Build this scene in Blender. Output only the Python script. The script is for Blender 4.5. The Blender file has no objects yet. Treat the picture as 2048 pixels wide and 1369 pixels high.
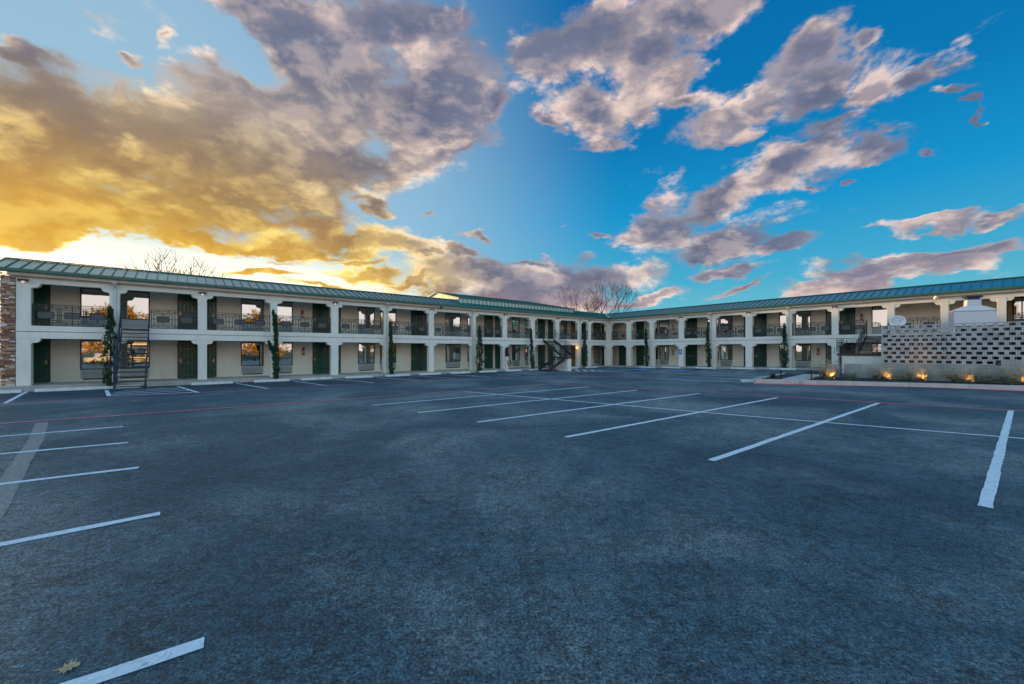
import bpy, bmesh, math, random
from math import sin, cos, radians, pi, sqrt
from mathutils import Vector, Matrix, noise

random.seed(7)
sc = bpy.context.scene
col = sc.collection

# ------------------------------------------------------------------ camera
F, U0, V0, EYE = 800.0, 1024.0, 701.0, 1.88          # calibration in photo pixels (2048 wide)
cam_d = bpy.data.cameras.new('camera')
cam = bpy.data.objects.new('camera', cam_d); col.objects.link(cam)
cam.location = (0, 0, EYE); cam.rotation_euler = (radians(90), 0, 0)
cam_d.sensor_width = 36; cam_d.lens = F/2048*36
cam_d.shift_y = (V0-684.5)/2048
cam_d.clip_start = 0.05; cam_d.clip_end = 3000
sc.camera = cam
sc.view_settings.view_transform = 'Standard'; sc.view_settings.look = 'None'
sc.view_settings.exposure = 0.32; sc.view_settings.gamma = 1.0
sc.view_settings.use_curve_mapping = False
sc.cycles.max_bounces = 5; sc.cycles.diffuse_bounces = 3; sc.cycles.glossy_bounces = 3

SUN_AZ, SUN_EL = -47.0, 4.8
SD = Vector((sin(radians(SUN_AZ))*cos(radians(SUN_EL)), cos(radians(SUN_AZ))*cos(radians(SUN_EL)), sin(radians(SUN_EL))))

def lin(r, g, b, a=1.0):
    f = lambda c: (c/255/12.92) if c/255 <= .04045 else ((c/255+.055)/1.055)**2.4
    return (f(r), f(g), f(b), a)

# ------------------------------------------------------------------ node helper
class NT:
    def __init__(s, tree): s.t = tree; s.n = tree.nodes; s.l = tree.links
    def node(s, typ, **kw):
        n = s.n.new(typ)
        for k, v in kw.items(): setattr(n, k, v)
        return n
    def set(s, sock, v):
        if isinstance(v, bpy.types.NodeSocket): s.l.new(v, sock)
        elif v is not None: sock.default_value = v
    def math(s, op, a, b=None, c=None, clamp=False):
        n = s.node('ShaderNodeMath', operation=op); n.use_clamp = clamp
        s.set(n.inputs[0], a)
        if b is not None: s.set(n.inputs[1], b)
        if c is not None: s.set(n.inputs[2], c)
        return n.outputs[0]
    def vmath(s, op, a, b=None, out=0):
        n = s.node('ShaderNodeVectorMath', operation=op); s.set(n.inputs[0], a)
        if b is not None: s.set(n.inputs[1], b)
        return n.outputs[out]
    def mix(s, f, a, b, blend='MIX'):
        n = s.node('ShaderNodeMix', data_type='RGBA', blend_type=blend)
        s.set(n.inputs[0], f); s.set(n.inputs[6], a); s.set(n.inputs[7], b)
        return n.outputs[2]
    def ramp(s, f, stops, interp='LINEAR'):
        n = s.node('ShaderNodeValToRGB'); n.color_ramp.interpolation = interp
        e = n.color_ramp.elements
        while len(e) < len(stops): e.new(0.5)
        for el, (p, c) in zip(e, stops):
            el.position = p; el.color = c if len(c) == 4 else (*c, 1)
        s.set(n.inputs[0], f); return n.outputs[0]
    def noise(s, vec, scale, detail=3, rough=.5, dist=0, lac=2.0):
        n = s.node('ShaderNodeTexNoise')
        s.set(n.inputs['Vector'], vec); n.inputs['Scale'].default_value = scale
        n.inputs['Detail'].default_value = detail; n.inputs['Roughness'].default_value = rough
        n.inputs['Distortion'].default_value = dist; n.inputs['Lacunarity'].default_value = lac
        return n.outputs[0]
    def smooth(s, v, a, b):
        n = s.node('ShaderNodeMapRange', interpolation_type='SMOOTHSTEP')
        s.set(n.inputs[0], v); n.inputs[1].default_value = a; n.inputs[2].default_value = b
        return n.outputs[0]

# ------------------------------------------------------------------ world: evening sky with clouds
world = bpy.data.worlds.new('World'); sc.world = world; world.use_nodes = True
wt = NT(world.node_tree); wt.n.clear()
def pdir(x, y): return Vector(((x-U0)/F, 1, (V0-y)/F)).normalized()
tc = wt.node('ShaderNodeTexCoord')
D = wt.vmath('NORMALIZE', tc.outputs['Generated'])
sep = wt.node('ShaderNodeSeparateXYZ'); wt.l.new(D, sep.inputs[0])
Zc = sep.outputs[2]; Yc = sep.outputs[1]
# fractal warp so that cloud masses get ragged outlines
stretch = wt.node('ShaderNodeMapping'); stretch.inputs['Scale'].default_value = (1, 1, 1.9)
wt.l.new(D, stretch.inputs[0]); S = stretch.outputs[0]
wn = wt.node('ShaderNodeTexNoise'); wn.inputs['Scale'].default_value = 3.6
wn.inputs['Detail'].default_value = 5; wn.inputs['Roughness'].default_value = .6
wt.l.new(S, wn.inputs['Vector'])
wv = wt.vmath('SUBTRACT', wn.outputs[1], (.5, .5, .5))
wsc = wt.node('ShaderNodeVectorMath', operation='SCALE'); wt.l.new(wv, wsc.inputs[0]); wsc.inputs[3].default_value = .22
Dw = wt.vmath('ADD', D, wsc.outputs[0])

def blob(vec, cx, cy, rx, ry, rot):
    """soft elliptical patch of cloud fixed in the sky (direction space)"""
    a = radians(rot)
    c = pdir(cx, cy)
    p1 = pdir(cx+rx*cos(a)*.5, cy-rx*sin(a)*.5); p1b = pdir(cx-rx*cos(a)*.5, cy+rx*sin(a)*.5)
    p2 = pdir(cx+ry*sin(a)*.5, cy+ry*cos(a)*.5); p2b = pdir(cx-ry*sin(a)*.5, cy-ry*cos(a)*.5)
    e1 = p1-p1b; s1 = e1.length; e1.normalize()
    e1 = (e1-c*e1.dot(c)).normalized()
    e2 = c.cross(e1); s2 = (p2-p2b).length
    R = Matrix((e1, e2, c)).transposed()
    m = wt.node('ShaderNodeMapping', vector_type='TEXTURE')
    m.inputs['Location'].default_value = c; m.inputs['Rotation'].default_value = R.to_euler('XYZ')
    m.inputs['Scale'].default_value = (s1, s2, .8)
    wt.l.new(vec, m.inputs[0])
    g = wt.node('ShaderNodeTexGradient', gradient_type='SPHERICAL'); wt.l.new(m.outputs[0], g.inputs[0])
    return g.outputs[1]

CLOUDS = [
 # the great bank at the left, plus an unseen cloud added above
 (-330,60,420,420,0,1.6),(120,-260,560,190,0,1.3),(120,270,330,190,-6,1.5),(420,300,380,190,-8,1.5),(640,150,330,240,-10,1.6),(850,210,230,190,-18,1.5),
 (560,330,300,170,-8,1.2),(180,430,420,115,2,1.7),(60,350,260,170,0,1.2),(930,270,140,80,-5,1.1),
 (480,20,230,90,-15,1.0),(780,20,200,120,0,1.2),(330,420,330,110,-5,1.2),(290,70,60,45,-30,.9),(230,110,60,35,0,.7),
 (80,150,120,70,-20,.7),(600,430,160,60,-10,.7),(700,330,260,110,-12,1.2),(860,300,220,70,6,1.1),(420,380,420,130,-3,1.3),(250,330,300,160,0,1.3),(980,230,70,90,0,.9),
 # ragged streaks below it
 (450,478,330,45,-4,1.2),(700,482,210,48,-8,1.0),(800,505,130,35,-10,1.0),(540,545,130,17,-3,1.0),(730,548,110,22,-6,1.0),(640,455,90,30,0,.5),
 (560,515,150,20,0,.9),(330,522,70,7,2,.6),(150,505,110,9,0,.6),(600,500,190,26,-4,1.0),(700,520,120,16,-4,.9),(420,530,120,10,0,.7),(860,530,60,20,0,.8),(930,520,80,22,0,.9),(1080,520,90,18,0,.8),(650,575,120,14,0,.8),(820,570,90,16,0,.9),
 # low bank over the corner
 (1010,570,280,62,0,1.7),(1190,545,180,48,3,1.4),(1080,600,260,40,0,1.4),(900,590,140,25,0,.9),(1240,600,130,22,0,.7),
 # upper middle and right
 (1190,70,230,100,12,1.2),(1390,20,260,75,8,1.2),(1300,110,110,150,-62,.8),(1090,120,90,90,0,.7),
 (1190,215,120,75,-15,1.1),(1290,195,90,60,-25,1.0),(1190,275,85,35,8,1.1),(1370,140,80,110,-20,1.0),(1400,190,100,50,0,.8),
 (1110,230,70,40,0,.5),
 (1450,240,125,55,14,1.3),(1560,205,100,48,20,1.1),(1480,280,90,30,10,.6),
 (1650,110,110,75,30,1.1),(1680,190,160,60,25,1.1),(1760,90,60,35,40,.7),
 (1770,195,110,45,20,1.1),(1850,160,110,36,22,.9),(1895,200,60,18,15,.8),(1940,215,40,12,10,.6),
 (1670,262,120,34,12,1.0),(1740,300,110,26,22,.9),(1860,282,40,22,0,.8),(1640,300,120,30,15,.7),
 (1540,355,190,52,22,1.3),(1440,410,150,52,24,1.2),(1340,450,150,66,6,1.4),(1300,430,90,50,30,1.0),(1440,480,150,60,15,1.4),(1560,490,95,24,5,1.0),(1400,515,60,24,0,.8),
 (1870,435,190,20,7,1.1),(2020,428,90,16,5,.8),(1790,525,230,30,4,1.3),(1700,565,200,26,10,1.0),(1900,500,130,20,8,.8),
 (1440,545,120,20,3,1.0),(1310,592,100,22,3,.9),(1490,580,90,18,15,.8),(1640,590,110,20,8,.9),(1990,500,110,26,6,.9),
 (1195,470,50,14,12,.9),(890,448,34,13,0,.9),(770,425,70,20,-10,.8),(965,480,70,22,0,.8),(1125,445,26,6,0,.8),(1680,355,36,8,8,.7),(1600,378,26,8,8,.7),
 # clear gaps
 (130,30,330,90,0,-1.3),(480,120,140,40,-30,-1.2),(220,512,480,30,-1,-2.2),(1050,400,180,130,0,-.8),(1560,60,130,60,0,-.5),(1850,350,200,40,0,-.5),
]
pos_c = [q for q in CLOUDS if q[5] > 0]; neg_c = [q for q in CLOUDS if q[5] < 0]
acc = None
for cx, cy, rx, ry, rot, w in pos_c:
    k = 1.05+.30*(w-1)
    g = blob(Dw, cx, cy, rx*k, ry*k, rot)
    acc = g if acc is None else wt.math('MAXIMUM', acc, g)
dens0 = wt.math('MULTIPLY', acc, 1.35)
for cx, cy, rx, ry, rot, w in neg_c:
    dens0 = wt.math('MULTIPLY_ADD', blob(Dw, cx, cy, rx*1.3, ry*1.3, rot), w, dens0)
# clouds of the unseen part of the sky: same kind of broken cover
backm = wt.smooth(Yc, .25, -.15)
upm = wt.smooth(Zc, .72, .85)
ob = wt.math('MAXIMUM', backm, upm)
big = wt.noise(S, 1.6, 2, .5)
obd = wt.math('MULTIPLY', wt.math('MULTIPLY', wt.smooth(big, .47, .66), ob), .8)
dens1 = wt.math('MAXIMUM', dens0, obd)
f1 = wt.noise(S, 6.0, 9, .66, .2)
f1c = wt.math('SUBTRACT', f1, .5)
val = wt.math('MULTIPLY_ADD', f1c, 2.3, dens1)
alpha = wt.smooth(val, .24, .84)
thick = wt.smooth(val, .45, 1.15)
# light catching the side towards the sun
So = wt.vmath('ADD', S, tuple(Vector((SD.x*.06, SD.y*.06, -.035))))
f2 = wt.noise(So, 6.0, 4, .6, .2)
lit = wt.smooth(wt.math('SUBTRACT', f1, f2), -.03, .16)
# how near the sun
W = wt.math('MAXIMUM', wt.vmath('DOT_PRODUCT', D, tuple(SD), out=1), 0.0)
lowz = wt.smooth(Zc, .66, .05)
warm = wt.math('MULTIPLY', wt.smooth(W, .62, 1.0), lowz, clamp=True)
warm = wt.math('MAXIMUM', warm, wt.math('MULTIPLY', wt.smooth(blob(Dw, 60,-300,620,330,0), .0, .5), .70))  # unseen cloud above the view, added golden for the left roof to reflect
f3 = wt.noise(S, 2.7, 4, .6)
warm2 = wt.math('ADD', warm, wt.math('MULTIPLY', wt.math('SUBTRACT', f3, .5), .30), clamp=True)
core = wt.ramp(warm2, [(0, lin(98,104,128)), (.22, lin(110,106,116)), (.42, lin(132,112,94)), (.62, lin(158,122,74)), (.85, lin(204,152,40)), (1, lin(222,166,34))])
edge = wt.ramp(warm2, [(0, lin(236,208,192)), (.3, lin(250,222,186)), (.55, lin(250,216,128)), (.8, lin(255,230,120)), (1, lin(255,240,140))])
hz = wt.smooth(Zc, .20, .03)
core = wt.mix(wt.math('MULTIPLY', hz, .5), core, wt.mix(warm2, lin(200,152,145), lin(205,160,80)))
rim = wt.math('MULTIPLY', wt.math('SUBTRACT', 1.0, thick), wt.smooth(f3, .30, .62))
e2_ = wt.math('MULTIPLY', lit, wt.math('SUBTRACT', 1.0, wt.math('MULTIPLY', thick, .74)))
# flanks of the banks that catch the low sun, and the added cloud above
BRIGHT = [(905,272,130,30,6),(790,312,110,26,12),(30,265,75,60,0),(225,368,110,38,-14),(340,402,120,26,-8),(470,396,80,26,-8),(620,388,50,24,0),(255,305,45,28,0),(520,462,110,22,-5),(690,452,60,18,0),
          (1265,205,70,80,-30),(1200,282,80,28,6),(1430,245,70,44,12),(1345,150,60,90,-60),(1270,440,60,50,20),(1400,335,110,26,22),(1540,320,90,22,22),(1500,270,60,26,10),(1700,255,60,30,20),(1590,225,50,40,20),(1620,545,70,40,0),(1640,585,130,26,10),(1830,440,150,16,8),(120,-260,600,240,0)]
bacc = None
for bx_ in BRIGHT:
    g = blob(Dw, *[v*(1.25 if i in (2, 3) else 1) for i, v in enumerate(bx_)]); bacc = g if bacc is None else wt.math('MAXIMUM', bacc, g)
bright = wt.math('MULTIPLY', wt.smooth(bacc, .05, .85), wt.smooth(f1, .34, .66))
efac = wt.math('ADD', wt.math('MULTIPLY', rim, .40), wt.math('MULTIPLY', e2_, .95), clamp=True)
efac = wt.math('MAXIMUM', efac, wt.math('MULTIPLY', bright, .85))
core = wt.mix(wt.math('MULTIPLY', wt.smooth(f3, .45, .75), .25), core, wt.mix(.4, core, edge))
core = wt.mix(1.0, core, wt.ramp(f1, [(.34, (.74,.74,.78)), (.64, (1.16,1.15,1.12))]), 'MULTIPLY')
ccol = wt.mix(efac, core, edge)
# clouds facing the low sun (behind the photographer, overhead) are lit all over, brightened further for fill
ccol = wt.mix(wt.math('MULTIPLY', ob, .7), ccol, (1.35, 1.26, 1.24, 1))
# clear sky
sky = wt.ramp(Zc, [(0, lin(140,190,194)), (.07, lin(104,178,194)), (.16, lin(62,160,194)), (.30, lin(14,138,192)), (.45, lin(0,112,170)), (.62, lin(0,100,160)), (.85, lin(2,96,166)), (1, lin(4,92,170))])
pale = wt.math('MULTIPLY', wt.smooth(W, .45, .96), .85)
sky = wt.mix(pale, sky, lin(154,188,208))
glow = wt.math('MULTIPLY', wt.smooth(W, .72, .99), wt.smooth(Zc, .27, .04))
sky = wt.mix(glow, sky, (1.9, 1.6, 1.05, 1))
backp = wt.math('MULTIPLY', wt.smooth(Yc, .3, -.3), wt.smooth(Zc, 1.3, .3))
backc = wt.ramp(Zc, [(0, (1.32, 1.02, .95, 1)), (.18, (1.22, 1.12, 1.08, 1)), (.36, (.60, 1.10, 1.35, 1)), (.62, (.20, .86, 1.40, 1)), (1, (.08, .62, 1.20, 1))])  # unseen sky behind, made brighter and bluer to fill walls and lot
sky = wt.mix(wt.math('MULTIPLY', backp, .9), sky, backc)
nish = wt.node('ShaderNodeTexSky', sky_type='NISHITA'); nish.sun_disc = False
nish.sun_elevation = radians(SUN_EL); nish.sun_rotation = radians(SUN_AZ)
nsc = wt.node('ShaderNodeVectorMath', operation='SCALE'); wt.l.new(nish.outputs[0], nsc.inputs[0]); nsc.inputs[3].default_value = .05
sky = wt.mix(.08, sky, nsc.outputs[0])
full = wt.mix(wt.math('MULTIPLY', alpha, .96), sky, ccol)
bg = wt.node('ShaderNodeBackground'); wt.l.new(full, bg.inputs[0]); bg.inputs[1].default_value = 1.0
wo = wt.node('ShaderNodeOutputWorld'); wt.l.new(bg.outputs[0], wo.inputs[0])
world.cycles.sampling_method = 'MANUAL'; world.cycles.sample_map_resolution = 512

sun_d = bpy.data.lights.new('sun', 'SUN'); sun_d.energy = 5.0; sun_d.angle = radians(1.5); sun_d.color = (1, .55, .18)
sun = bpy.data.objects.new('sun', sun_d); col.objects.link(sun)
sun.rotation_euler = SD.to_track_quat('Z', 'Y').to_euler()

# ------------------------------------------------------------------ materials
def principled(name, base=(.5,.5,.5), rough=.6, metal=0.0, **kw):
    m = bpy.data.materials.new(name); m.use_nodes = True
    t = NT(m.node_tree); b = m.node_tree.nodes['Principled BSDF']
    b.inputs['Base Color'].default_value = (*base[:3], 1); b.inputs['Roughness'].default_value = rough
    b.inputs['Metallic'].default_value = metal
    for k, v in kw.items(): b.inputs[k].default_value = v
    return m, t, b
def pos(t): return t.node('ShaderNodeNewGeometry').outputs['Position']
def varied(name, base, rough, scale=2.0, amt=.18, bump=.0, bscale=60, metal=0.0, grime=None, **kw):
    m, t, b = principled(name, base, rough, metal, **kw)
    p = pos(t); n = t.noise(p, scale, 5, .6)
    lo = tuple(c*(1-amt) for c in base[:3]); hi = tuple(min(1, c*(1+amt)) for c in base[:3])
    c = t.ramp(n, [(.3, lo), (.7, hi)])
    if grime:
        mp = t.node('ShaderNodeMapping'); mp.inputs['Scale'].default_value = (1.2, 1.2, .25); t.l.new(p, mp.inputs[0])
        g = t.noise(mp.outputs[0], 2.2, 6, .65)
        c = t.mix(t.math('MULTIPLY', t.smooth(g, .5, .75), grime[1]), c, (*grime[0], 1))
    t.l.new(c, b.inputs['Base Color'])
    if bump:
        bn = t.node('ShaderNodeBump'); bn.inputs['Strength'].default_value = bump; bn.inputs['Distance'].default_value = .01
        t.l.new(t.noise(p, bscale, 4, .6), bn.inputs['Height']); t.l.new(bn.outputs[0], b.inputs['Normal'])
    return m
M = {}
M['stucco'] = varied('stucco', (.78,.755,.675), .85, 1.3, .05, .35, 90, grime=((.52,.50,.44), .35))
M['wall'] = varied('wall_paint', (.80,.73,.60), .85, 1.1, .05, .25, 90, grime=((.5,.46,.38), .25))
M['ceiling'] = varied('ceiling_paint', (.72,.69,.60), .9, 2, .05)
M['trim_line'] = varied('joint', (.12,.10,.09), .8)
M['fascia'] = varied('fascia_paint', (.66,.60,.49), .7, 2, .05)
M['gutter'] = varied('green_gutter', (.010,.12,.085), .4, 2, .1)
M['roof'] = varied('green_metal_roof', (.016,.20,.18), .33, 1.5, .14, metal=.3)
M['roof'].node_tree.nodes['Principled BSDF'].inputs['Coat Weight'].default_value = 1.0
M['roof'].node_tree.nodes['Principled BSDF'].inputs['Coat IOR'].default_value = 2.3
M['roof'].node_tree.nodes['Principled BSDF'].inputs['Coat Roughness'].default_value = .32
M['seam'] = varied('green_seam', (.008,.09,.08), .4, 2, .1)
M['door'] = varied('green_door', (.010,.085,.055), .25, 3, .12)
M['door_frame'] = varied('brown_frame', (.035,.016,.012), .5, 3, .15)
M['tan_door'] = varied('tan_door', (.35,.2,.08), .6, 3, .1)
M['iron'] = varied('dark_iron', (.028,.026,.03), .5, 4, .2)
M['steel_blue'] = varied('dark_blue_steel', (.025,.035,.055), .45, 4, .2)
M['plate'] = varied('grey_plate', (.08,.08,.08), .6, 4, .1)
M['vent'] = varied('grey_vent_panel', (.36,.39,.40), .55, 3, .08)
M['slot'] = varied('dark_slot_and_shade', (.03,.03,.03), .7)
M['brass'] = principled('brass', (.35,.28,.15), .35, 1)[0]
M['plaque'] = varied('white_plaque', (.8,.8,.76), .5)
M['white'] = varied('white_plastic', (.78,.78,.77), .45, 3, .04)
M['black'] = varied('black_plastic', (.015,.015,.018), .4)
M['downpipe'] = varied('downpipe', (.58,.57,.53), .5, 3, .05)
M['red'] = varied('red_paint', (.42,.02,.025), .45)
M['pink'] = varied('salmon_print', (.62,.34,.28), .5)
M['blue'] = varied('blue_sign', (.01,.2,.6), .5)
M['concrete'] = varied('concrete', (.40,.385,.36), .9, 1.5, .15, .5, 50, grime=((.16,.14,.12), .5))
M['kerbwall'] = varied('board_concrete', (.34,.345,.32), .9, .9, .22, .6, 30, grime=((.12,.11,.09), .6))
M['stop'] = varied('wheel_stop_concrete', (.60,.60,.57), .85, 3, .12, .4, 40, grime=((.3,.28,.26), .5))
M['kerb'] = varied('pale_kerb', (.50,.45,.42), .85, 1.5, .12, .4, 50, grime=((.3,.27,.25), .4))
M['block'] = varied('cast_block', (.45,.44,.44), .9, 2.5, .24, .5, 60)
M['mortar'] = varied('mortar', (.30,.29,.29), .95, 2.5, .12)
M['mulch'] = varied('dark_gravel', (.022,.025,.03), .95, 25, .5, 1.0, 40)
M['bark'] = varied('bark', (.085,.065,.055), .9, 3, .25)
M['twig'] = varied('twig', (.085,.05,.04), .9, 3, .25)
M['dryblade'] = varied('dry_blade', (.55,.45,.32), .8, 6, .3)
M['greyblade'] = varied('grey_blade', (.26,.28,.22), .8, 6, .3)
M['hoodwhite'] = varied('pale_sheet', (.68,.67,.70), .6, 1.2, .03)
M['grass'] = varied('grass', (.05,.065,.022), .95, 3, .35, .6, 20)
for nm, base in (('paint_white', (.82,.86,.89)), ('paint_red', (.82,.20,.25)), ('paint_blue', (.03,.28,.7)), ('paint_tan', (.36,.33,.29))):
    m, t, b = principled(nm, base, .7)
    p = pos(t); n = t.noise(p, 9, 6, .7); n2 = t.noise(p, 70, 3, .6)
    v = t.node('ShaderNodeTexVoronoi', feature='DISTANCE_TO_EDGE'); v.inputs['Scale'].default_value = 4.5
    dn = t.node('ShaderNodeTexNoise'); dn.inputs['Scale'].default_value = 3; dn.inputs['Detail'].default_value = 6; t.l.new(p, dn.inputs['Vector'])
    t.l.new(t.vmath('ADD', p, dn.outputs[1]), v.inputs['Vector'])
    c = t.ramp(n, [(.3, tuple(x*.82 for x in base)), (.65, base)])
    wear = t.math('MULTIPLY', t.smooth(n2, .56, .70), .4 if nm != 'paint_tan' else .9)
    crack = t.math('SUBTRACT', 1.0, t.smooth(v.outputs[0], .004, .012))
    if nm == 'paint_tan': wear = t.math('MULTIPLY', t.smooth(t.noise(p, 22, 5, .75), .42, .66), .92)
    c = t.mix(t.math('MAXIMUM', wear if nm == 'paint_tan' else t.math('MULTIPLY', wear, .55), t.math('MULTIPLY', crack, .75)), c, (.08,.13,.15,1))
    t.l.new(c, b.inputs['Base Color']); M[nm] = m
# asphalt
m, t, b = principled('asphalt', (.05,.05,.05), .75); M['asphalt'] = m
p = pos(t)
big_ = t.noise(p, .24, 4, .55, .6); mid = t.noise(p, .75, 5, .6, .3); fine = t.noise(p, 46, 3, .7); grain = t.noise(p, 190, 2, .6)
c = t.ramp(big_, [(.32, (.022,.060,.082)), (.47, (.056,.108,.130)), (.66, (.20,.235,.235))])
c = t.mix(t.math('MULTIPLY', t.smooth(mid, .52, .72), .5), c, (.19,.205,.205,1))
c = t.mix(t.math('MULTIPLY', t.smooth(mid, .46, .28), .5), c, (.030,.070,.100,1))
c = t.mix(1.0, c, t.ramp(fine, [(.36, (.22,.23,.25)), (.5, (1,1,1)), (.66, (1.9,1.9,1.9))]), 'MULTIPLY')
c = t.mix(1.0, c, t.ramp(t.noise(p, 11, 4, .75), [(.34, (.50,.52,.54)), (.5, (1,1,1)), (.68, (1.55,1.52,1.48))]), 'MULTIPLY')
c = t.mix(1.0, c, t.ramp(grain, [(.40, (.45,.45,.45)), (.60, (1.6,1.6,1.6))]), 'MULTIPLY')
dn = t.node('ShaderNodeTexNoise'); dn.inputs['Scale'].default_value = 2.2; dn.inputs['Detail'].default_value = 8; dn.inputs['Roughness'].default_value = .7
t.l.new(p, dn.inputs['Vector'])
dv = t.vmath('ADD', p, dn.outputs[1])
v1 = t.node('ShaderNodeTexVoronoi', feature='DISTANCE_TO_EDGE'); v1.inputs['Scale'].default_value = 3.2; t.l.new(dv, v1.inputs['Vector'])
cr = t.math('SUBTRACT', 1.0, t.smooth(v1.outputs[0], .006, .026))
crm = t.smooth(t.noise(p, 1.1, 5, .65), .38, .62)
v2 = t.node('ShaderNodeTexVoronoi', feature='DISTANCE_TO_EDGE'); v2.inputs['Scale'].default_value = 9.0; t.l.new(dv, v2.inputs['Vector'])
cr2 = t.math('SUBTRACT', 1.0, t.smooth(v2.outputs[0], .01, .05))
crm2 = t.smooth(t.noise(p, 2.3, 4, .6), .40, .68)
crk = t.math('MAXIMUM', t.math('MULTIPLY', cr, crm), t.math('MULTIPLY', t.math('MULTIPLY', cr2, crm2), .75))
c = t.mix(t.math('MULTIPLY', crk, .8), c, (.008,.014,.02,1))
vs_ = t.node('ShaderNodeTexVoronoi', feature='F1'); vs_.inputs['Scale'].default_value = .42; t.l.new(dv, vs_.inputs['Vector'])
oil = t.math('MULTIPLY', t.smooth(vs_.outputs[0], .30, .05), t.smooth(t.noise(p, 6, 5, .7), .40, .62))
c = t.mix(t.math('MULTIPLY', oil, .45), c, (.018,.028,.036,1))
vg = t.node('ShaderNodeTexVoronoi', feature='F1'); vg.inputs['Scale'].default_value = 26; t.l.new(p, vg.inputs['Vector'])
c = t.mix(t.math('MULTIPLY', t.smooth(vg.outputs[0], .13, .05), .7), c, (.46,.50,.52,1))
t.l.new(c, b.inputs['Base Color'])
b.inputs['Roughness'].default_value = .62
bn = t.node('ShaderNodeBump'); bn.inputs['Strength'].default_value = .9; bn.inputs['Distance'].default_value = .012
h = t.math('MULTIPLY_ADD', fine, 1.0, t.math('MULTIPLY', grain, .4)); h = t.math('SUBTRACT', h, t.math('MULTIPLY', crk, .9))
t.l.new(h, bn.inputs['Height']); t.l.new(bn.outputs[0], b.inputs['Normal'])
# glass
m, t, b = principled('window_glass', (.012,.014,.014), .02); M['glass'] = m
gl = t.node('ShaderNodeBsdfGlossy'); gl.inputs[0].default_value = (.86,.88,.86,1); gl.inputs[1].default_value = .015
gp = t.noise(pos(t), 1.3, 2, .5)
bn = t.node('ShaderNodeBump'); bn.inputs['Strength'].default_value = .04; bn.inputs['Distance'].default_value = .05
t.l.new(gp, bn.inputs['Height']); t.l.new(bn.outputs[0], gl.inputs['Normal'])
mx = t.node('ShaderNodeMixShader'); mx.inputs[0].default_value = .64
t.l.new(b.outputs[0], mx.inputs[1]); t.l.new(gl.outputs[0], mx.inputs[2])
t.l.new(mx.outputs[0], t.n['Material Output'].inputs[0])
# stones
STONES = []
for i, cc in enumerate([(.34,.18,.11), (.30,.16,.10), (.50,.36,.26), (.20,.10,.07), (.66,.62,.58), (.42,.27,.19)]):
    STONES.append(varied('ledge_stone', cc, .9, 14, .3, .6, 60))
# leaves
def leafmat(name, c1, c2, trans=0.0):
    m, t, b = principled(name, c1, .7)
    oi = t.noise(pos(t), 5, 3, .6)
    c = t.ramp(oi, [(.35, c1), (.65, c2)]); t.l.new(c, b.inputs['Base Color'])
    if trans:
        tr = t.node('ShaderNodeBsdfTranslucent'); t.l.new(c, tr.inputs[0])
        mx = t.node('ShaderNodeMixShader'); mx.inputs[0].default_value = trans
        t.l.new(b.outputs[0], mx.inputs[1]); t.l.new(tr.outputs[0], mx.inputs[2]); t.l.new(mx.outputs[0], t.n['Material Output'].inputs[0])
    return m
M['cypress'] = leafmat('cypress_leaf', (.008,.050,.016), (.020,.095,.026), .1)
M['goldleaf'] = leafmat('gold_leaf', (.42,.25,.03), (.65,.42,.06), .5)
M['darkleaf'] = leafmat('dark_leaf', (.02,.045,.018), (.06,.09,.03), .1)
def emit(name, c, s):
    m = bpy.data.materials.new(name); m.use_nodes = True; t = NT(m.node_tree)
    e = t.node('ShaderNodeEmission'); e.inputs[0].default_value = (*c, 1); e.inputs[1].default_value = s
    t.l.new(e.outputs[0], t.n['Material Output'].inputs[0]); return m
M['lamp_glow'] = emit('lamp_glow', (1, .42, .08), 3.0)
M['bulb_white'] = emit('bulb_white', (1, .92, .85), .5)

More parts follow.
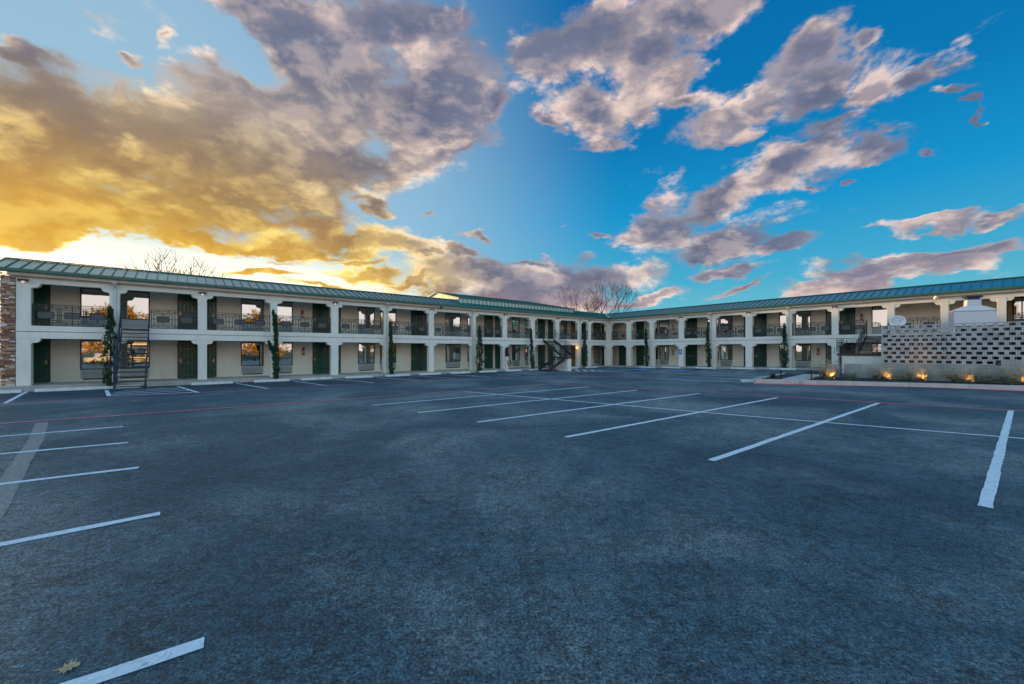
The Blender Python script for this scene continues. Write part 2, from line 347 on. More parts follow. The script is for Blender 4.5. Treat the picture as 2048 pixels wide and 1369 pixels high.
# ------------------------------------------------------------------ mesh / object helpers
ORG = {}
class MB:
    def __init__(s): s.v = []; s.f = []; s.m = []; s.mats = []
    def mi(s, mat):
        if mat not in s.mats: s.mats.append(mat)
        return s.mats.index(mat)
    def add(s, vs, fs, mat):
        k = len(s.v); s.v += [tuple(v) for v in vs]; i = s.mi(mat)
        for f in fs: s.f.append(tuple(a+k for a in f)); s.m.append(i)
    def hexa(s, c8, mat):
        s.add(c8, [(0,3,2,1), (4,5,6,7), (0,1,5,4), (1,2,6,5), (2,3,7,6), (3,0,4,7)], mat)
    def box(s, x0, x1, y0, y1, z0, z1, mat, fn=None):
        c = [(x0,y0,z0), (x1,y0,z0), (x1,y1,z0), (x0,y1,z0), (x0,y0,z1), (x1,y0,z1), (x1,y1,z1), (x0,y1,z1)]
        if fn: c = [fn(*q) for q in c]
        s.hexa(c, mat)
    def bar(s, a, b, w, h, mat, up=Vector((0,0,1))):
        a = Vector(a); b = Vector(b); d = (b-a).normalized()
        sx = d.cross(up)
        if sx.length < 1e-4: sx = d.cross(Vector((0,1,0)))
        sx.normalize(); sy = sx.cross(d)
        c = []
        for e in (a, b):
            c += [e-sx*w/2-sy*h/2, e+sx*w/2-sy*h/2, e+sx*w/2+sy*h/2, e-sx*w/2+sy*h/2]
        s.hexa(c, mat)
    def tube(s, a, b, r0, r1, mat, n=6, cap=True):
        a = Vector(a); b = Vector(b); d = (b-a).normalized()
        x = d.cross(Vector((0,0,1)))
        if x.length < 1e-3: x = Vector((1,0,0))
        x.normalize(); y = d.cross(x); vs = []
        for e, r in ((a, r0), (b, r1)):
            for i in range(n):
                an = 2*pi*i/n; vs.append(e+x*cos(an)*r+y*sin(an)*r)
        fs = [(i, (i+1) % n, n+(i+1) % n, n+i) for i in range(n)]
        if cap: fs += [tuple(range(n-1, -1, -1)), tuple(range(n, 2*n))]
        s.add(vs, fs, mat)
    def prism(s, poly, d0, d1, mat, fn):
        """poly [(a,b)], extruded over d0..d1; fn(a,d,b)->xyz"""
        n = len(poly)
        vs = [fn(a, d0, b_) for a, b_ in poly]+[fn(a, d1, b_) for a, b_ in poly]
        fs = [tuple(range(n)), tuple(range(2*n-1, n-1, -1))]+[(i, n+i, n+(i+1) % n, (i+1) % n) for i in range(n)]
        s.add(vs, fs, mat)
    def sphere(s, c, r, mat, n=8, k=5, sz=1):
        c = Vector(c); vs = [c+Vector((0,0,r*sz))]
        for j in range(1, k):
            for i in range(n):
                vs.append(c+Vector((r*sin(pi*j/k)*cos(2*pi*i/n), r*sin(pi*j/k)*sin(2*pi*i/n), r*sz*cos(pi*j/k))))
        vs.append(c-Vector((0,0,r*sz))); fs = [(0, 1+i, 1+(i+1) % n) for i in range(n)]
        for j in range(k-2):
            for i in range(n): fs.append((1+j*n+i, 1+(j+1)*n+i, 1+(j+1)*n+(i+1) % n, 1+j*n+(i+1) % n))
        e = len(vs)-1
        fs += [(e, 1+(k-2)*n+(i+1) % n, 1+(k-2)*n+i) for i in range(n)]
        s.add(vs, fs, mat)
    def mesh(s, name, org=(0,0,0), recalc=True, bevel=0):
        me = bpy.data.meshes.new(name); o = Vector(org)
        me.from_pydata([tuple(Vector(v)-o) for v in s.v], [], s.f)
        for mt in s.mats: me.materials.append(mt if not isinstance(mt, str) else M[mt])
        me.polygons.foreach_set('material_index', s.m)
        if recalc or bevel:
            bm = bmesh.new(); bm.from_mesh(me)
            bmesh.ops.recalc_face_normals(bm, faces=bm.faces)
            if bevel: bmesh.ops.bevel(bm, geom=bm.edges[:], offset=bevel, segments=1, affect='EDGES', clamp_overlap=True)
            bm.to_mesh(me); bm.free()
        return me
    def build(s, name, parent=None, org=None, recalc=True, bevel=0, local=False):
        """vertices in world space (or local=True: already local to the parent)"""
        if local: org_w = Vector((0,0,0))
        else: org_w = Vector(org) if org is not None else (ORG[parent.name].copy() if parent else Vector((0,0,0)))
        me = s.mesh(name, org_w, recalc, bevel)
        return link(name, me, parent, org_w if not local else None)
def link(name, data, parent=None, w=None, rot=0):
    o = bpy.data.objects.new(name, data); col.objects.link(o)
    if parent is not None:
        o.parent = parent
        o.location = (Vector(w)-ORG[parent.name]) if w is not None else (0,0,0)
        ORG[o.name] = Vector(w) if w is not None else ORG[parent.name].copy()
    else:
        o.location = w if w is not None else (0,0,0); ORG[o.name] = Vector(o.location)
    o.rotation_euler = (0, 0, rot)
    return o
def tag(o, label=None, cat=None, group=None, kind=None):
    if label: o['label'] = label
    if cat: o['category'] = cat
    if group: o['group'] = group
    if kind: o['kind'] = kind
    return o
def empty(name, loc, rot=0): return link(name, None, None, Vector(loc), rot)
def copy_tree(o, parent=None):
    c = o.copy(); col.objects.link(c)
    if parent is not None: c.parent = parent
    ORG[c.name] = ORG[o.name].copy()
    for ch in list(o.children): copy_tree(ch, c)
    return c

# ------------------------------------------------------------------ layout frames of the two wings
def vpd(x):
    v = Vector(((x-U0)/F, 1.0, 0)); return v.normalized()
DL = -vpd(1985.); DR = -vpd(400.)
CN = Vector(((1217-U0)/F*46.3, 46.3, 0))
NL = Vector((-DL.y, DL.x, 0)); NR = Vector((-DR.y, DR.x, 0))
if NL.dot(-CN) < 0: NL = -NL
if NR.dot(-CN) < 0: NR = -NR
WG = {'L': (DL, NL), 'R': (DR, NR)}
def P(w, t, o, z):
    d, n = WG[w]; q = CN+d*t+n*o; return Vector((q.x, q.y, z))
def wrot(w):
    r = -DL if w == 'L' else DR
    return math.atan2(r.y, r.x)
def T(px, w, o=0.0):
    """distance along a wing of what shows at photo column px, on the plane o out from the facade"""
    d, n = WG[w]; Q = CN+n*o; rx, ry = (px-U0)/F, 1.0
    det = rx*(-d.y)+ry*d.x
    s = (Q.x*(-d.y)+Q.y*d.x)/det
    return (rx*s-Q.x)/d.x
def rel(w, x, y):
    d, n = WG[w]; q = Vector((x, y, 0))-CN; return q.dot(d), q.dot(n)
def sstep(a, b, x):
    x = max(0, min(1, (x-a)/(b-a))); return x*x*(3-2*x)
def zg(x, y):
    """surface height of the lot: level, rising gently towards the right wing"""
    t, o = rel('R', x, y)
    h = max(0, min(.42, (t-3)*.023))*sstep(13, 1.5, o)
    return h*sstep(31, 24, t)
def zwalk(w, t):
    if w == 'L': return .13+.12*max(0, min(1, t/44))
    return .13+max(0, min(.40, (t-1)*.0205))
def G(px, py, off=0.0):
    """ground point seen at a photo pixel"""
    rx = (px-U0)/F; rz = (V0-py)/F; lo, hi = .5, 70.0
    s = EYE/(-rz) if rz < 0 else 70
    for _ in range(12):
        z = zg(rx*s, s); s = s*.4+.6*((EYE-z)/(-rz))
    return Vector((rx*s, s, zg(rx*s, s)+off))

# ------------------------------------------------------------------ ground, lot and paint
mb = MB(); mb.add([(-900,-900,-.12), (900,-900,-.12), (900,1500,-.12), (-900,1500,-.12)], [(0,1,2,3)], 'grass')
tag(mb.build('ground', recalc=False), kind='structure')
mb = MB(); nx, ny = 120, 100; X0, X1, Y0, Y1 = -34., 50., -14., 50.
vs = []; fs = []
for j in range(ny+1):
    for i in range(nx+1):
        x = X0+(X1-X0)*i/nx; y = Y0+(Y1-Y0)*j/ny; vs.append((x, y, zg(x, y)))
for j in range(ny):
    for i in range(nx):
        k = j*(nx+1)+i; fs.append((k, k+1, k+nx+2, k+nx+1))
mb.add(vs, fs, 'asphalt')
lot = mb.build('parking_lot', recalc=False); tag(lot, kind='structure')
for q in lot.data.polygons: q.use_smooth = True

def strip(name, a, b, w, mat, lift=.0065, segs=None, ends=0.0):
    """painted line on the lot between two ground points"""
    a = Vector(a); b = Vector(b); d = (b-a); d.z = 0; L = d.length; d.normalize(); s = Vector((-d.y, d.x, 0))
    n = segs or max(2, int(L/.22)); mb = MB(); vs = []; fs = []
    for i in range(n+1):
        c = a+d*(L*i/n)
        j1 = random.uniform(-1, 1)*.007; j2 = random.uniform(-1, 1)*.007
        for sg, jj in ((-1, j1), (1, j2)):
            q = c+s*(sg*(w/2)+jj); vs.append((q.x, q.y, zg(q.x, q.y)+lift))
    for i in range(n): fs.append((2*i, 2*i+1, 2*i+3, 2*i+2))
    mb.add(vs, fs, mat); return mb.build(name, lot, recalc=False)
def pline(p0, p1, w, mat='paint_white', lift=.0065, name='parking_line'):
    return strip(name, G(*p0), G(*p1), w, mat, lift)
LW = .12
for a, b in [((745,811),(1180,774)), ((836,826),(1275,781)), ((955,845),(1400,787.5)), ((1132,875),(1555,796)), ((1422,922),(1757,807)), ((1970,1015),(2022,821.5))]:
    pline(a, b, LW)
pline((680,800.5), (1095,769), LW)
pline((930,784), (1480,832), LW, lift=.0105); pline((1480,832), (2300,899), LW, lift=.0105)
pline((0,848), (238,832), LW, lift=.0105)
pline((-700,905), (0,848), LW)
for a, b in [((-600,922),(246,854)), ((-600,963),(256,886)), ((-700,1053),(278,936)), ((-700,1227),(320,1028))]: pline(a, b, LW)
# the nearest stall line, its far end rounded
A, B = G(110,1386), G(408,1287); A = B+(A-B).normalized()*3.2
strip('parking_line', A, B, LW, 'paint_white')
# red fire-lane lines
RW = .15
pline((-700,898), (700,799), RW, 'paint_red', .012, 'fire_lane_line')
pline((700,799), (1100,769), .10, 'paint_red', .012, 'fire_lane_line')
pline((1100,769), (1400,784), RW, 'paint_red', .012, 'fire_lane_line'); pline((1400,784), (1757,806), RW, 'paint_red', .012, 'fire_lane_line')
pline((1757,806), (2400,844), RW, 'paint_red', .012, 'fire_lane_line')
for a, b in [((-300,826),(8,808)), ((8,808),(397,786)), ((397,786),(656,771)), ((656,771),(880,760)), ((880,760),(1080,752.5)), ((1080,752.5),(1180,753.5)), ((1180,753.5),(1317,757.5))]:
    pline(a, b, RW, 'paint_red', .012, 'fire_lane_line')
pline((1317,758.4), (1460,764.5), LW); pline((1460,764.5), (1512,766.5), LW)
# stalls along the left wing
for a, b in [((8,808),(54,784)), ((473,767.5),(538,778)), ((588,763),(655,772)), ((664,758.5),(752,766.5)), ((752,755.5),(838,761.7)), ((817,751.8),(912,757.4)), ((882,750),(960,753.6)), ((930,751.5),(980,754.2)), ((994,748.5),(1038,751.7))]:
    pline(a, b, LW)
for a, b in [((213,781),(218,793)), ((355,773.5),(397,786))]: pline(a, b, .13, 'paint_white', .0105)
for a, b in [((219,792.3),(385,785.2)), ((222,789.3),(382,781.4)), ((228,786.4),(372,778.4)), ((236,783.8),(364,776)), ((246,781.3),(330,776.6))]:
    pline(a, b, .17, 'paint_white', .0065)
# hatching and stalls near the corner and the right wing
for a, b in [((1122,740.6),(1126,741.4)), ((1137,740),(1142,742.8)), ((1150.4,739),(1157.5,743.5)), ((1166.4,740.3),(1174,743.9)), ((1181.6,740.5),(1189,743.6)), ((1198,741.5),(1204,743))]:
    pline(a, b, .17)
for a, b in [((1157,743.6),(1215,742.2)), ((1318.8,741.7),(1388,736.4)), ((1395,743.8),(1460,737.5)), ((1474,745.6),(1541,738.9)), ((1364,754),(1520,759)), ((1405,750.7),(1530,754.5)), ((1441,748),(1536,750.6)), ((1474,745.4),(1545,747.2))]:
    pline(a, b, LW)
# blue accessible-stall emblems
def wheelchair(mbx, fn, s, mat, lift):
    def seg(a, b, w):
        a = Vector((*a, 0)); b = Vector((*b, 0)); d = (b-a).normalized(); n = Vector((-d.y, d.x, 0))*w/2
        mbx.add([fn((a-n).x*s, (a-n).y*s, lift), fn((b-n).x*s, (b-n).y*s, lift), fn((b+n).x*s, (b+n).y*s, lift), fn((a+n).x*s, (a+n).y*s, lift)], [(0,1,2,3)], mat)
    for i in range(10):
        a0 = radians(-200+i*24); a1 = radians(-200+(i+1)*24)
        seg((-.05+.24*cos(a0), -.14+.24*sin(a0)), (-.05+.24*cos(a1), -.14+.24*sin(a1)), .065)
    seg((-.06,.30), (-.02,-.06), .08); seg((-.04,.10), (.16,.10), .06); seg((-.02,-.06), (.2,-.06), .08); seg((.2,-.06), (.29,-.33), .08); seg((.29,-.33), (.37,-.31), .06)
    mbx.add([fn((-.07+.07*cos(2*pi*i/10))*s, (.40+.07*sin(2*pi*i/10))*s, lift) for i in range(10)], [tuple(range(10))], mat)
for px, py in ((1283,740.3), (1361,742.3)):
    c = G(px, py); mb = MB(); r = .75
    fn = lambda a, b_, l: Vector((c.x, c.y, 0))-DR*0+Vector((DR.x*a-NR.x*b_, DR.y*a-NR.y*b_, 0))+Vector((0, 0, zg(c.x, c.y)+l))
    mb.add([fn(-r,-r,.03), fn(r,-r,.03), fn(r,r,.03), fn(-r,r,.03)], [(0,1,2,3)], 'paint_blue')
    wheelchair(mb, fn, 1.3, 'paint_white', .034)
    mb.build('accessible_stall_emblem', lot, recalc=False)
# newer, darker asphalt laid in the stalls along the left wing
M['new_asphalt'] = M['asphalt'].copy(); M['new_asphalt'].name = 'new_asphalt'
nt = NT(M['new_asphalt'].node_tree); bb = nt.n['Principled BSDF']; lk = bb.inputs['Base Color'].links[0].from_socket
nt.l.new(nt.mix(1.0, lk, (.30,.48,.58,1), 'MULTIPLY'), bb.inputs['Base Color'])
redp = [(-300,826),(8,807.5),(397,785.6),(656,770.8),(880,759.8),(1080,752.3)]
mb = MB(); gp = [G(*q) for q in redp]; fr_ = []
for q in gp:
    tt, oo = (q-CN).dot(DL), (q-CN).dot(NL); fr_.append(P('L', tt, .425, .0028)); q.z = .0028
vv = gp+fr_; n = len(gp)
mb.add(vv, [(i, i+1, n+i+1, n+i) for i in range(n-1)], 'new_asphalt'); o = mb.build('stall_pavement', recalc=False); tag(o, kind='structure')
# faded line left of the aisle
pts = [((84,846),(72,880)), ((72,880),(36,935)), ((36,935),(-6,1010)), ((-6,1010),(-70,1110))]
for a, b in pts: strip('faded_line', G(*a), G(*b), .22, 'paint_tan', .003)

# walkways
for w, t0, t1 in (('L', -2.0, 45.2), ('R', -2.0, 42.)):
    mb = MB(); N = 24
    for i in range(N):
        a = t0+(t1-t0)*i/N; b = t0+(t1-t0)*(i+1)/N
        za, zb = zwalk(w, max(a, 0)), zwalk(w, max(b, 0))
        oe = .42
        if a < .5: oe = .42
        c = [P(w,a,-2.1,-.1), P(w,b-.006,-2.1,-.1), P(w,b-.006,oe,-.1), P(w,a,oe,-.1), P(w,a,-2.1,za), P(w,b-.006,-2.1,zb), P(w,b-.006,oe,zb), P(w,a,oe,za)]
        mb.hexa(c, 'concrete')
    o = mb.build('walkway'); tag(o, kind='structure')

# ------------------------------------------------------------------ the motel
motel = empty('motel_building', (CN.x, CN.y, 0))
tag(motel, 'two-storey L-shaped cream motel with arcaded galleries and a green standing-seam metal roof', 'motel')
ZS1, ZG, ZF, ZS2, ZE = 2.43, 2.745, 3.02, 4.99, 5.43   # lower soffit, groove, gallery floor, upper soffit, eave
TH = .36
def edges(lst, w): return [(T(a, w), T(b, w)) for a, b in lst]
colsL = edges([(38.5,62),(218.5,239.5),(395.7,414),(541,555),(662.6,677),(768,777.4),(858,868),(943,952),(1005.5,1014.4),(1061.8,1070),(1111.6,1118.8),(1155.8,1163),(1176.7,1182.3),(1213.4,1217)], 'L')
colsR = edges([(1217,1221.4),(1252.9,1261.9),(1298.7,1307.7),(1357,1367.4),(1419.5,1431.5),(1490.6,1504.4),(1572,1583.4),(1663,1676.9),(1774,1789),(1881.3,1897.4),(1994,2013)], 'R')
colsR += [(32.0, 32.4), (35.0, 35.4), (38, 38.4)]
colsL = [(min(a), max(a)) for a in colsL]; colsR = [(min(a), max(a)) for a in colsR]
colsL[0] = (colsL[0][0], 43.92)
def bracket(mb, w, tc, sgn, ztop):
    """stepped, rounded corbel in the corner of an opening"""
    q = [(0,0), (.285,0), (.285,-.04), (.272,-.085), (.245,-.12), (.225,-.155), (.19,-.185), (.14,-.195), (.07,-.20), (.03,-.215), (.008,-.25), (0,-.29)]
    mb.prism([(tc+sgn*a, ztop+b_) for a, b_ in q], -TH+.012, -.012, 'stucco', lambda a, d, b_: P(w, a, d, b_))
for w, cols in (('L', colsL), ('R', colsR)):
    cs = sorted(cols)
    for (a, b) in cs:
        mb = MB()
        mb.box(a, b, -TH, 0, zwalk(w, max(0, a))-.05, ZS1, 'stucco', lambda t, o, z: P(w, t, o, z))
        mb.build('column', motel, bevel=.012)
        mb = MB()
        mb.box(a, b, -TH, 0, ZF, ZS2, 'stucco', lambda t, o, z: P(w, t, o, z))
        mb.build('column', motel, bevel=.012)
    tmin = cs[0][0]; tmax = 43.92 if w == 'L' else 42.
    mb = MB()
    mb.box(tmin, tmax, -TH, 0, ZS1, ZG-.012, 'stucco', lambda t, o, z: P(w, t, o, z))
    mb.build('beam', motel)
    mb = MB()
    mb.box(tmin, tmax, -TH, -.02, ZG-.012, ZG+.012, 'trim_line', lambda t, o, z: P(w, t, o, z))
    mb.build('groove', motel)
    mb = MB()
    mb.box(tmin, tmax, -TH, .012, ZG+.012, ZF, 'stucco', lambda t, o, z: P(w, t, o, z))
    mb.build('beam', motel, bevel=.006)
    mb = MB()
    mb.box(tmin, tmax, -TH, 0, ZS2, ZE-.16, 'stucco', lambda t, o, z: P(w, t, o, z))
    mb.build('beam', motel)
    mb = MB()
    mb.box(tmin+.1, tmax+.15, 0.003, .10, ZE-.20, ZE-.155, 'fascia', lambda t, o, z: P(w, t, o, z))
    mb.box(tmin+.1, tmax+.2, -.3, .26, ZE-.15, ZE-.003, 'fascia', lambda t, o, z: P(w, t, o, z))
    mb.build('fascia', motel)
    for i in range(len(cs)-1):
        a = cs[i][1]; b = cs[i+1][0]
        for zt in (ZS1, ZS2):
            for q_, sg in ((a, 1), (b, -1)):
                mb = MB(); bracket(mb, w, q_, sg, zt); mb.build('corbel', motel)
    # gallery slab, back wall, soffits
    mb = MB(); mb.box(-2.3, tmax, -2.02, -TH-.003, ZG-.03, ZF-.02, 'ceiling', lambda t, o, z: P(w, t, o, z)); mb.build('gallery_floor', motel)
    mb = MB(); mb.box(-2.3, tmax, -2.02, -TH-.003, ZE-.12, ZE-.06, 'ceiling', lambda t, o, z: P(w, t, o, z)); mb.build('gallery_ceiling', motel)
    mb = MB(); mb.box(-2.0, tmax, -2.25, -2.03, -.1, ZE+.1, 'wall', lambda t, o, z: P(w, t, o, z)); mb.build('wall', motel)
    mb = MB(); mb.box(tmax-.25, tmax, -9.6, -2.26, -.1, ZE+.1, 'wall', lambda t, o, z: P(w, t, o, z)); mb.build('wall', motel)
    mb = MB(); mb.box(-9, tmax, -9.8, -9.61, -.1, ZE+.1, 'wall', lambda t, o, z: P(w, t, o, z)); mb.build('wall', motel)
# end wall of the gallery
mb = MB(); mb.box(43.75, 43.92, -2.02, -TH-.003, .1, ZE-.13, 'stucco', lambda t, o, z: P('L', t, o, z)); mb.build('wall', motel)

# ledge-stone pier at the left end
pier = MB(); PT0, PT1 = 43.935, 44.36
pier.box(PT0+.02, PT1-.02, -.42, -.045, -.05, ZE-.17, 'slot', lambda t, o, z: P('L', t, o, z))
pier = pier.build('stone_pier', motel)
z = .0
while z < ZE-.22:
    h = random.choice([.045, .055, .06, .075, .09]); t = PT0
    while t < PT1-.01:
        L = random.uniform(.09, .34); t1 = min(PT1, t+L)
        if PT1-t1 < .06: t1 = PT1
        pr = random.uniform(-.02, .045); mb = MB()
        mb.box(t+.003, t1-.003, -.45, pr, z+.005, z+h-.005, random.choice(STONES), lambda a, o, c: P('L', a, o, c))
        mb.build('stone', pier); t = t1
    z += h

# ---- roofs of standing-seam panels
def roof_panel(name, parent, quad, seam=True, thick=.03, last=False):
    """quad: eave-left, eave-right, ridge-right, ridge-left"""
    a, b, c, d = [Vector(q) for q in quad]
    n = (b-a).cross(d-a).normalized()
    if n.z < 0: n = -n
    mb = MB(); mb.hexa([a-n*thick, b-n*thick, c-n*thick, d-n*thick, a, b, c, d], 'roof')
    u = (b-a).normalized()
    e = a+n*.002; f = d+n*.002
    if (f-e).length > .05:
        mb.hexa([e, e+u*.028, f+u*.028, f, e+n*.045, e+u*.028+n*.045, f+u*.028+n*.045, f+n*.045], 'seam')
    return mb.build(name, parent)
EO, RO, ZR = .40, -1.75, 6.28
ZEV = ZE+.12
SP = .42
def zroof(o): return ZEV+(ZR-ZEV)*(EO-o)/(EO-RO)
for w, tend in (('L', 44.55), ('R', 41.)):
    roof = MB()
    # ridge cap and hidden rear slope
    roof.box(RO+.05, tend, RO-.09, RO+.07, ZR+.01, ZR+.05, 'gutter', lambda t, o, z: P(w, t, o, z))
    roof.hexa([P(w,-10,-10.2,ZEV-.1), P(w,tend,-10.2,ZEV-.1), P(w,tend,RO-.08,ZR-.06), P(w,RO,RO-.08,ZR-.06), P(w,-10,-10.2,ZEV-.04), P(w,tend,-10.2,ZEV-.04), P(w,tend,RO-.08,ZR), P(w,RO,RO-.08,ZR)], 'roof')
    roof = roof.build('roof', motel)
    n = int((tend-RO)/SP)
    proto = None
    for i in range(n+1):
        t1 = tend-i*SP; t0 = t1-SP
        if t1 <= RO+.02: break
        t0 = max(t0, RO)
        # cut along the valley (o = t) where the two wings meet
        def lowest(t): return EO if t >= EO else max(t, RO)
        if t0 >= EO:
            if proto is None:
                q = [P(w,t0,EO,ZEV), P(w,t1,EO,ZEV), P(w,t1,RO,ZR), P(w,t0,RO,ZR)]
                proto = roof_panel('roof_panel', roof, q); base_t = t0
            else:
                c = proto.copy(); col.objects.link(c); c.parent = roof
                c.location = WG[w][0]*(t0-base_t)
        else:
            o0, o1 = lowest(t0), lowest(t1)
            q = [P(w,t0,o0,zroof(o0)), P(w,t1,o1,zroof(o1)), P(w,t1,RO,ZR), P(w,t0,RO,ZR)]
            if (q[0]-q[3]).length < .01: q[0] = P(w,t0,o0+.01,zroof(o0+.01))
            roof_panel('roof_panel', roof, q)
    mb = MB()
    mb.box(EO, tend+.03, EO-.02, EO+.10, ZE+.0, ZEV+.012, 'gutter', lambda t, o, z: P(w, t, o, z))
    mb.build('gutter', motel, bevel=.008)
    mb = MB(); mb.box(-.2, tend, -.05, EO-.03, ZE+.003, ZE+.03, 'fascia', lambda t, o, z: P(w, t, o, z)); mb.build('soffit', motel)
# rake board at the left gable
mb = MB(); mb.hexa([P('L',44.55,EO,ZEV-.10), P('L',44.60,EO,ZEV-.10), P('L',44.60,RO,ZR-.10), P('L',44.55,RO,ZR-.10), P('L',44.55,EO,ZEV+.03), P('L',44.60,EO,ZEV+.03), P('L',44.60,RO,ZR+.04), P('L',44.55,RO,ZR+.04)], 'gutter'); mb.build('rake_board', motel)
mb = MB(); a = P('L',EO,EO,ZEV+.03); b = P('L',RO,RO,ZR+.04); mb.bar(a, b, .14, .03, 'downpipe'); mb.build('valley_flashing', motel)

# ---- raised clerestory roof on the left wing
UT0, UT1, UO, UZ0, UZ1, UZR = 4.9, 19.75, -.85, 5.88, 6.40, 7.28
UB = UO-8.0
mb = MB()
mb.hexa([P('L',UT0,UB,UZ0-.3), P('L',UT1,UB,UZ0-.3), P('L',UT1,UO,UZ0-.3), P('L',UT0,UO,UZ0-.3), P('L',UT0,UB,UZ1), P('L',UT1,UB,UZ1), P('L',UT1,UO,UZ1), P('L',UT0,UO,UZ1)], 'seam')
mb.add([P('L',UT1,UB,UZ1), P('L',UT1,UO,UZ1), P('L',UT1,(UO+UB)/2,UZR), P('L',UT1-.1,UB,UZ1), P('L',UT1-.1,UO,UZ1), P('L',UT1-.1,(UO+UB)/2,UZR)], [(0,1,2), (5,4,3), (0,3,4,1), (1,4,5,2), (2,5,3,0)], 'seam')
upper = mb.build('raised_roof', motel)
t = UT1
while t-SP > UT0:
    mb = MB(); mb.box(t-SP+.03, t-.005, UO+.003, UO+.02, UZ0-.1, UZ1-.03, 'roof', lambda a, o, z: P('L', a, o, z))
    mb.box(t-SP-.005, t-SP+.03, UO+.003, UO+.05, UZ0-.1, UZ1-.03, 'seam', lambda a, o, z: P('L', a, o, z)); mb.build('wall_panel', upper)
    t -= SP
k = 0
o = UO-.05
while o-.42 > (UO+UB)/2-4:      # end face panels
    zt0 = UZ1+(UZR-UZ1)*(1-abs(o-(UO+UB)/2)/4.0); zt1 = UZ1+(UZR-UZ1)*(1-abs(o-.42-(UO+UB)/2)/4.0)
    c = [P('L',UT1+.003,o,UZ0-.3), P('L',UT1+.003,o-.37,UZ0-.3), P('L',UT1+.02,o-.37,UZ0-.3), P('L',UT1+.02,o,UZ0-.3), P('L',UT1+.003,o,zt0-.05), P('L',UT1+.003,o-.37,zt1-.05), P('L',UT1+.02,o-.37,zt1-.05), P('L',UT1+.02,o,zt0-.05)]
    mb = MB(); mb.hexa(c, 'roof'); mb.build('wall_panel', upper); o -= .42
HIP = UT0+3.0
t = UT1+.12
while t > UT0-.1:
    t0 = max(t-SP, UT0-.12)
    def apex(tt):
        f_ = min(1, max(0, (tt-(UT0-.12))/(HIP-UT0))); oo = UO+.15-(4.15)*f_; return P('L', tt, oo, UZ1-.02+(UZR+.03-UZ1)*f_)
    q = [P('L',t0,UO+.15,UZ1-.02), P('L',t,UO+.15,UZ1-.02), apex(t), apex(t0)]
    if (q[3]-q[0]).length < .02: q[3] = q[0]+Vector((0,0,.01))-NL*.02
    roof_panel('roof_panel', upper, q); t -= SP
mb = MB()
mb.hexa([P('L',HIP,(UO+UB)/2,UZR-.05), P('L',UT1+.12,(UO+UB)/2,UZR-.05), P('L',UT1+.12,UB-.15,UZ1-.07), P('L',UT0-.1,UB-.15,UZ1-.07), P('L',HIP,(UO+UB)/2,UZR), P('L',UT1+.12,(UO+UB)/2,UZR), P('L',UT1+.12,UB-.15,UZ1-.02), P('L',UT0-.1,UB-.15,UZ1-.02)], 'roof')
mb.add([P('L',HIP,(UO+UB)/2,UZR), P('L',UT0-.12,UO+.15,UZ1-.03), P('L',UT0-.1,UB-.15,UZ1-.03), P('L',HIP,(UO+UB)/2,UZR-.06), P('L',UT0-.12,UO+.15,UZ1-.08), P('L',UT0-.1,UB-.15,UZ1-.08)], [(0,1,2), (5,4,3), (0,3,4,1), (1,4,5,2), (2,5,3,0)], 'roof')
mb.box(HIP, UT1+.13, (UO+UB)/2-.08, (UO+UB)/2+.08, UZR+.02, UZR+.06, 'gutter', lambda a, o, z: P('L', a, o, z))
mb.build('rear_slope', upper)

# ---- doors: x right, y into the wall, z up from the sill; frames are real casings
def panel_leaf(w, h, mat):
    mb = MB(); mb.box(-w/2, w/2, .0, .045, 0, h, mat)
    rows = [(.20, .78), (.93, 1.58), (1.68, 1.92)]
    cw = w/2-.16
    for z0, z1 in rows:
        z0 *= h/2.05; z1 *= h/2.05
        for sx in (-1, 1):
            xa, xb = sorted((sx*.05, sx*(.05+cw)))
            # moulded frame and raised field
            for bx in ((xa, xa+.02, z0, z1), (xb-.02, xb, z0, z1), (xa+.02, xb-.02, z0, z0+.02), (xa+.02, xb-.02, z1-.02, z1)):
                mb.box(bx[0], bx[1], -.022, -.001, bx[2], bx[3], mat)
            mb.box(xa+.06, xb-.06, -.014, -.001, z0+.06, z1-.06, mat)
            mb.box(xa+.0205, xb-.0205, -.0006, -.0002, z0+.0205, z1-.0205, 'slot')  # dark sheet paints shade into the groove around the raised field
    return mb.mesh('door_leaf', bevel=0)
def door_proto(name, w, h, mat):
    fr = MB(); c = .055
    fr.box(-w/2-c, -w/2, -.05, .03, 0, h+c, 'door_frame'); fr.box(w/2, w/2+c, -.05, .03, 0, h+c, 'door_frame'); fr.box(-w/2, w/2, -.05, .03, h, h+c, 'door_frame')
    fr.box(-w/2, w/2, -.03, .03, -.03, .012, 'slot')
    return fr.mesh(name), panel_leaf(w-.01, h-.015, mat)
HM = MB(); HM.box(-.035, .035, -.022, -.015, -.10, .10, 'brass'); HM.tube((0,-.02,0), (0,-.06,0), .012, .012, 'brass'); HM.box(-.10, .015, -.07, -.05, -.012, .012, 'brass')
HM = HM.mesh('door_handle')
DOOR = {}
def add_door(w, tcen, z0, h, mat='door', wd=.86, flip=1):
    key = (round(h, 2), mat, wd)
    if key not in DOOR: DOOR[key] = door_proto('door', wd, h, mat)
    fm, lm = DOOR[key]
    q = P(w, tcen, -2.03, z0)
    d = link('door', fm, motel, q, wrot(w))
    lf = link('door_leaf', lm, d); lf.location = (0, -.012, .014)
    hd = link('door_handle', HM, d); hd.location = (flip*(wd/2-.09), -.012, h*.47)
    return d
WIN = {}
